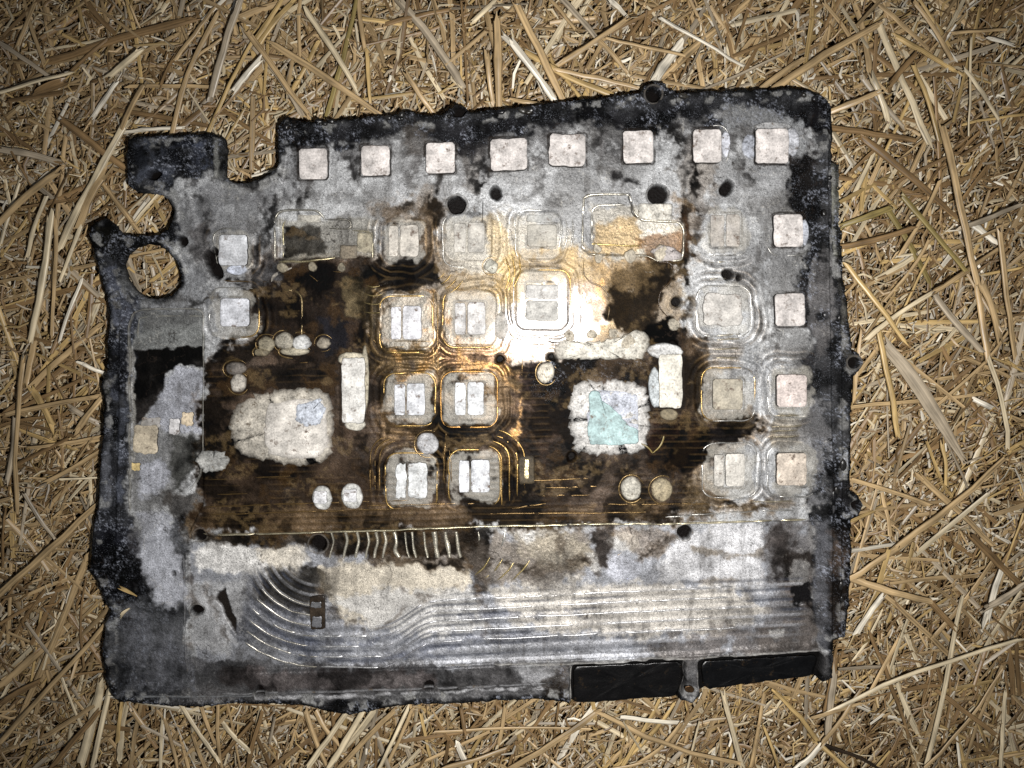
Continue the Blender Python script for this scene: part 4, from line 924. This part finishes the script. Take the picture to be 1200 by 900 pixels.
TR = """0 50 55 88 6 grey|0 109 83 85 4 pale|20 55 42 0 5 tan|58 72 225 22 9 brown|100 0 133 38 7 brown|125 92 165 58 7 pale|107 140 138 95 6 white|200 160 255 15 6 tan|245 120 282 0 8 grey|245 153 298 45 5 golden
298 48 330 0 6 golden|273 108 303 72 7 white|285 40 355 135 8 grey|291 38 364 137 7 tan|318 50 447 135 8 tan|205 70 250 10 5 tan|145 155 215 150 4 white|138 160 168 100 6 tan|383 135 417 0 6 olive|420 0 428 60 6 tan
345 0 305 50 6 golden|360 15 418 105 7 pale|330 38 385 95 7 tan|463 0 520 115 6 pale|468 0 545 105 10 grey|475 85 508 133 6 tan|430 60 434 120 5 golden|585 120 582 20 9 tan|570 60 578 122 6 tan|555 25 583 0 6 pale
590 42 622 76 7 white|600 50 650 118 8 white|603 0 660 118 9 tan|660 0 700 45 7 grey|700 45 735 85 6 tan|660 72 735 22 6 tan|615 60 715 110 7 golden|715 0 735 20 6 white|775 22 870 77 4 white|768 97 880 0 9 tan
765 97 800 50 11 white|600 117 640 123 5 tan|710 45 800 65 4 tan|890 105 940 70 7 tan|905 105 1030 28 9 tan|1000 0 1020 85 7 tan|1020 85 1042 145 7 pale|967 5 1012 78 5 tan|1027 22 1090 170 8 pale|1025 0 1090 60 6 tan
1045 40 1115 80 6 golden|1070 0 1115 70 5 tan|1090 35 1120 70 4 white|1043 100 1075 62 6 brown|975 130 1030 108 7 tan|1010 90 1060 150 7 grey|1138 45 1135 160 3 pale|1130 80 1170 140 5 pale|1160 45 1185 52 5 white|1070 75 1100 165 6 golden
975 150 1075 165 7 brown|1105 150 1145 330 9 tan|1145 325 1158 420 8 tan|1040 245 1093 338 7 olive|1095 345 1150 410 8 grey|1058 230 1132 318 6 olive|1125 268 1200 238 6 grey|1013 400 1093 343 7 pale|1093 343 1170 292 6 tan|993 312 1060 400 6 golden
980 290 1070 268 7 brown|985 265 1040 245 7 olive|1172 270 1190 420 7 tan|1140 262 1168 285 8 white|1150 330 1172 400 9 tan|1010 160 1120 255 9 brown|1055 300 1100 215 5 tan|1030 390 1053 513 7 golden|997 475 1150 461 5 tan|1095 478 1160 420 5 tan
1155 410 1182 525 6 pale|1053 640 1180 535 8 tan|1080 560 1165 640 8 tan|1000 610 1050 585 5 golden|1104 520 1108 570 5 golden|1135 465 1162 478 7 white|1000 562 1090 592 6 tan|995 680 1070 630 8 tan|998 678 1090 705 10 tan|1090 705 1118 735 8 brown
960 840 1198 750 6 pale|1035 695 1120 775 7 tan|1095 745 1165 655 6 tan|1155 730 1175 665 9 white|1085 900 1125 700 6 pale|1085 900 1175 785 5 tan|1100 810 1165 860 6 brown|1140 630 1200 690 9 brown|1150 715 1200 685 8 grey|1005 740 1033 700 7 white
965 845 980 765 8 brown|965 870 1008 810 6 tan|1020 745 1065 865 5 brown|1172 900 1178 815 6 pale|960 872 1030 900 5 dark|78 150 60 340 6 tan|65 255 60 390 5 tan|72 140 150 200 8 brown|150 140 70 290 9 pale|125 200 95 260 10 tan
95 265 70 330 5 pale|60 255 35 400 8 pale|120 215 165 275 6 tan|0 260 70 200 8 tan|22 200 65 235 7 grey|95 330 70 400 4 white|0 175 70 190 8 grey|120 345 105 380 8 pale|55 230 33 300 5 pale|45 380 30 450 8 tan
28 420 20 600 6 tan|0 487 115 465 6 tan|40 450 120 380 8 tan|33 450 62 500 8 golden|78 475 118 498 7 grey|90 505 120 465 7 tan|33 525 118 512 4 tan|55 565 115 530 6 tan|95 425 122 437 5 white|18 490 8 565 7 grey
72 562 115 560 3 pale|0 697 112 593 8 tan|105 655 20 850 9 tan|0 805 110 707 9 tan|0 870 128 728 6 tan|30 580 65 632 5 grey|0 825 50 797 8 brown|60 900 115 835 7 brown|95 895 118 800 12 pale|108 900 128 808 7 pale
137 870 143 825 5 golden|140 890 148 825 8 pale|153 828 172 855 8 tan|188 900 190 845 4 pale|208 900 193 843 5 tan|212 825 258 893 6 pale|235 825 253 875 6 tan|255 825 260 900 5 tan|258 843 292 880 6 pale|290 900 308 835 6 brown
360 900 410 830 7 pale|358 833 382 895 7 tan|370 833 395 870 7 tan|385 900 425 835 8 pale|240 900 225 860 5 tan|400 897 460 835 7 tan|400 880 442 828 9 pale|445 900 478 830 5 pale|452 900 484 830 5 tan|493 835 508 900 5 golden
585 870 592 828 6 tan|510 858 690 853 4 tan|600 900 700 835 8 tan|650 900 695 828 9 white|520 900 590 878 6 tan|535 870 550 900 8 white|705 838 865 895 7 tan|728 840 810 848 6 white|848 815 870 900 7 pale|880 900 895 815 6 tan
908 810 960 872 6 golden|960 872 992 900 6 golden|935 900 960 875 9 white|950 842 1012 823 5 tan|970 860 978 790 10 grey|720 900 790 825 6 golden|740 900 800 845 6 tan|715 895 765 845 6 tan|895 850 912 900 4 golden|540 828 546 862 5 brown"""
stalks = []
for ln in TR.replace('\n', '|').split('|'):
    q = ln.split(); stalks.append((*map(float, q[:5]), q[5], True))
_PA = np.asarray(OUT, float); _PB = np.roll(_PA, -1, 0); _PE = _PB - _PA; _PL = (_PE ** 2).sum(1)
def SDN(x, y):
    w_ = np.array([x, y]) - _PA; t = np.clip((w_ * _PE).sum(1) / _PL, 0, 1)
    d = np.sqrt(((w_ - _PE * t[:, None]) ** 2).sum(1).min())
    c = (_PA[:, 1] > y) != (_PB[:, 1] > y)
    xi = _PE[:, 0] * (y - _PA[:, 1]) / np.where(_PE[:, 1] == 0, 1e-9, _PE[:, 1]) + _PA[:, 0]
    return -d if (c & (x < xi)).sum() % 2 else d
# further stalks, scattered between the ones picked out above
rs = np.random.default_rng(23)
while len(stalks) < 296:
    x, y = rs.uniform(-10, 1210), rs.uniform(-10, 910)
    if SDN(x, y) < 14: continue
    L = rs.uniform(45, 130); a = rs.normal(1.15, .55) if rs.random() < .6 else rs.uniform(0, math.pi)
    if y < 140 and 380 < x < 1000: a = rs.normal(-1.1, .7)
    x1, y1 = x + L * math.cos(a), y - L * math.sin(a)
    if SDN(x1, y1) < -10: continue
    stalks.append((x, y, x1, y1, rs.uniform(3.5, 7), rs.choice(['tan', 'pale', 'golden', 'brown', 'brown', 'tan', 'tan']), False))
def place_words(x, y):
    if y < 160 and x < 330: return 'in the top left corner' if x < 130 else 'above the notched tab'
    if y < 150: return 'above the rim left half' if x < 560 else ('above the rim middle' if x < 800 else ('above the rim right corner' if x < 985 else 'in the top right corner'))
    if x < 210: return 'left of the bracket arm' if y < 400 else ('left of the sooty rim' if y < 620 else 'by lower left corner')
    if x > 950: return 'right of the plate' if y < 330 else ('beside the screw eyes' if y < 620 else 'by lower right corner')
    return 'below the plate left' if x < 480 else ('below the plate middle' if x < 720 else 'below the black windows')
def dir_words(x0, y0, x1, y1):
    a = math.degrees(math.atan2(-(y1 - y0), x1 - x0)) % 180
    return 'lying level' if a < 16 or a > 164 else ('running vertically' if 74 < a < 106 else ('slanting right' if a < 90 else 'slanting left'))
LAB = []
for i, (x0, y0, x1, y1, wp, tn, traced) in enumerate(stalks):
    rr = np.random.default_rng(500 + i)
    lay = rr.uniform(.25, 1) if traced else rr.uniform(-.2, .35)
    def zend(x, y):
        s = SDN(x, y)
        z = -.0145 + .0105 * lay + .0018 * rr.normal()
        lim = -.0098 if s < 16 else -.0098 + (s - 16) * .00012
        return min(z, lim) if s < 90 else z
    z0, z1 = zend(x0, y0), zend(x1, y1)
    # keep the middle of a stalk out of the plate
    sm = SDN((x0 + x1) / 2, (y0 + y1) / 2)
    if sm < 10: z0 = min(z0, -.0105); z1 = min(z1, -.0105)
    ax, ay = at(x0, y0, z0); bx, by = at(x1, y1, z1)
    V, F, cc, uv = straw_mesh((ax, ay, z0), (bx, by, z1), wp * PXM * (1.0 if traced else .8), rr.normal() * .018, rr.uniform(0, .0012), rr.uniform(.25, .6), rr, tone=TONES[tn])
    o = mesh_obj('straw_stalk', V, F, M_STRAW, None, cc, uv=uv)
    L = math.hypot(x1 - x0, y1 - y0)
    LAB.append((o, (x0 + x1) / 2, (y0 + y1) / 2, '%s %s%s straw stalk %s %s' % ('long' if L > 110 else ('short' if L < 60 else 'medium'), 'thin ' if wp < 5 else ('thick ' if wp > 7.5 else ''),
        {'white': 'whitish', 'dark': 'blackened'}.get(tn, tn), dir_words(x0, y0, x1, y1), place_words((x0 + x1) / 2, (y0 + y1) / 2))))
byl = {}
for r_ in LAB: byl.setdefault(r_[3], []).append(r_)
for lb, lst in byl.items():
    n = len(lst); xs = [q[1] for q in lst]; ys = [q[2] for q in lst]
    hor = max(xs) - min(xs) > max(ys) - min(ys); lst.sort(key=lambda q: q[1] if hor else q[2])
    wd = {1: [''], 2: ['left', 'right'] if hor else ['upper', 'lower'], 3: ['leftmost', 'middle', 'rightmost'] if hor else ['topmost', 'middle', 'lowest']}.get(n)
    if wd is None: wd = [('leftmost' if hor else 'topmost') if k == 0 else (('rightmost' if hor else 'lowest') if k == n - 1 else ('second', 'third', 'fourth', 'fifth', 'sixth', 'seventh', 'eighth')[k - 1] + (' leftmost' if hor else ' highest')) for k in range(n)]
    for q, w_ in zip(lst, wd): tag(q[0], (w_ + ' ' + lb).strip(), 'straw', 'loose straw stalks round the burnt plate')
# wide flat leaf blades
for k, (x0, y0, x1, y1, wp, tn, lb) in enumerate(((1033,398,1127,538,16,'grey','broad flat grey straw leaf right of the upper rim screw eye'),(1000,470,1008,385,5,'tan','narrow curled tan leaf hugging the right rim'),
        (80,95,40,112,12,'brown','wide brown leaf scrap near the top left corner'),(138,345,146,490,7,'golden','golden leaf strip running along the left sooty rim'))):
    rr = np.random.default_rng(900 + k); zz = -.0085 if k != 3 else -.012
    ax, ay = at(x0, y0, zz); bx, by = at(x1, y1, zz)
    V, F, cc, uv = straw_mesh((ax, ay, zz), (bx, by, zz + .001), wp * PXM, .02, .001, .2, rr, 10, TONES[tn], True)
    tag(mesh_obj('straw_leaf', V, F, M_STRAW, None, cc, uv=uv), lb, 'straw leaf')
# scraps lying on the plate itself
for k, (x0, y0, x1, y1, wp, tn, up, lb) in enumerate(((140,688,160,698,6,'golden',2.0,'small curled golden straw scrap on the left rim'),(141,724,152,713,4,'pale',2.0,'tiny pale straw sliver on the left rim beside the golden scrap'),
        (778,512,766,530,2,'olive',1.2,'thin green needle on the black burn beside the teal pad'),(752,520,764,530,1.6,'olive',1.4,'short olive needle touching the white paste crust'),
        (962,800,974,786,7,'pale',-2.0,'pale straw tuft piece under the lower right plate corner'))):
    rr = np.random.default_rng(950 + k); zz = up * MM
    ax, ay = at(x0, y0, zz); bx, by = at(x1, y1, zz)
    V, F, cc, uv = straw_mesh((ax, ay, zz), (bx, by, zz), wp * PXM, .08, .0006, .3, rr, 6, TONES[tn], wp > 3)
    tag(mesh_obj('straw_scrap', V, F, M_STRAW, None, cc, uv=uv), lb, 'straw scrap')

# the litter below: far too many to count, one mesh
def litter(name, n, lmin, lmax, wmin, wmax, zlo, zhi, seed, weights, label, tilt=.22, curl=.12):
    r = np.random.default_rng(seed)
    px = r.uniform(-330, 1530, n * 2); py = r.uniform(-300, 1200, n * 2)
    s = sd_poly(OUT, px, py); s2 = -sd_poly(HOLE, px, py)
    inframe = (px > -60) & (px < 1260) & (py > -60) & (py < 960)
    keep = ((s > -40) | (s2 > -45)) & (inframe | (r.random(n * 2) < .55))
    px, py, s = px[keep][:n], py[keep][:n], np.maximum(s, s2)[keep][:n]; n = len(px)
    z = r.uniform(zlo, zhi, n); z = np.where(s < 24, np.minimum(z, -.0108), z)
    x, y = at(px, py, -.012)
    L = r.uniform(lmin, lmax, n) * (.6 + .8 * r.random(n)); W = r.uniform(wmin, wmax, n)
    a = np.where(r.random(n) < .5, r.normal(1.1, .6, n), r.uniform(0, math.pi, n)); tl = r.normal(0, tilt, n)
    tl = np.where(s < 30, tl * .25, tl)
    d = np.stack([np.cos(a) * np.cos(tl), np.sin(a) * np.cos(tl), np.sin(tl)], -1)
    sd = np.stack([-np.sin(a), np.cos(a), r.normal(0, .45, n)], -1); sd /= np.linalg.norm(sd, axis=1)[:, None]
    up = np.cross(d, sd)
    bend = r.normal(0, curl, n)
    S = 3
    V = np.empty((n, S, 3, 3)); uv = np.empty((n, S, 3, 2)); c0 = np.stack([x, y, z], -1)
    keys = list(weights); pw = np.array([weights[k] for k in keys]); tn = np.array([lin(TONES[k]) for k in keys])[r.choice(len(keys), n, p=pw / pw.sum())]
    tn = tn * r.uniform(.6, 1.12, n)[:, None]
    o = r.random((n, 2)) * 80
    for i in range(S):
        t = i / (S - 1) - .5
        ctr = c0 + d * (L * t)[:, None] + sd * (bend * L * (t * t - .08) * 2)[:, None] + up * (bend * L * .5 * (t * t - .08))[:, None]
        wv = W * (1 - .25 * (abs(t) > .4))
        for j, (sv, hv) in enumerate(((-.5, 0), (0, .32), (.5, 0))):
            V[:, i, j] = ctr + sd * (wv * sv)[:, None] + up * (wv * hv)[:, None]
            uv[:, i, j, 0] = o[:, 0] + j * .9; uv[:, i, j, 1] = o[:, 1] + t * L / .004
    b = np.arange(n)[:, None, None] * (S * 3)
    q = np.array([[i * 3 + j, i * 3 + j + 1, (i + 1) * 3 + j + 1, (i + 1) * 3 + j] for i in range(S - 1) for j in range(2)])[None]
    F = (b + q).reshape(-1, 4)
    ob = mesh_obj(name, V.reshape(-1, 3), F, M_CHAFF, None, np.repeat(tn, S * 3, 0), uv=uv.reshape(-1, 2))
    return tag(ob, label, 'straw litter', kind='stuff')
litter('straw_bed', 6500, .02, .055, .0009, .0024, -.023, -.0115, 31, dict(tan=4, pale=2, golden=1.5, brown=4, grey=1.5, white=.3), 'tangled bed of loose dry straw under the burnt plate', .12, .06)
litter('straw_chaff', 78000, .003, .011, .0003, .0012, -.0235, -.0115, 32, dict(tan=4, pale=2.2, golden=1.2, brown=5.5, grey=1.2, white=.8), 'fine broken straw chaff filling the gaps between stalks', .5, .4)
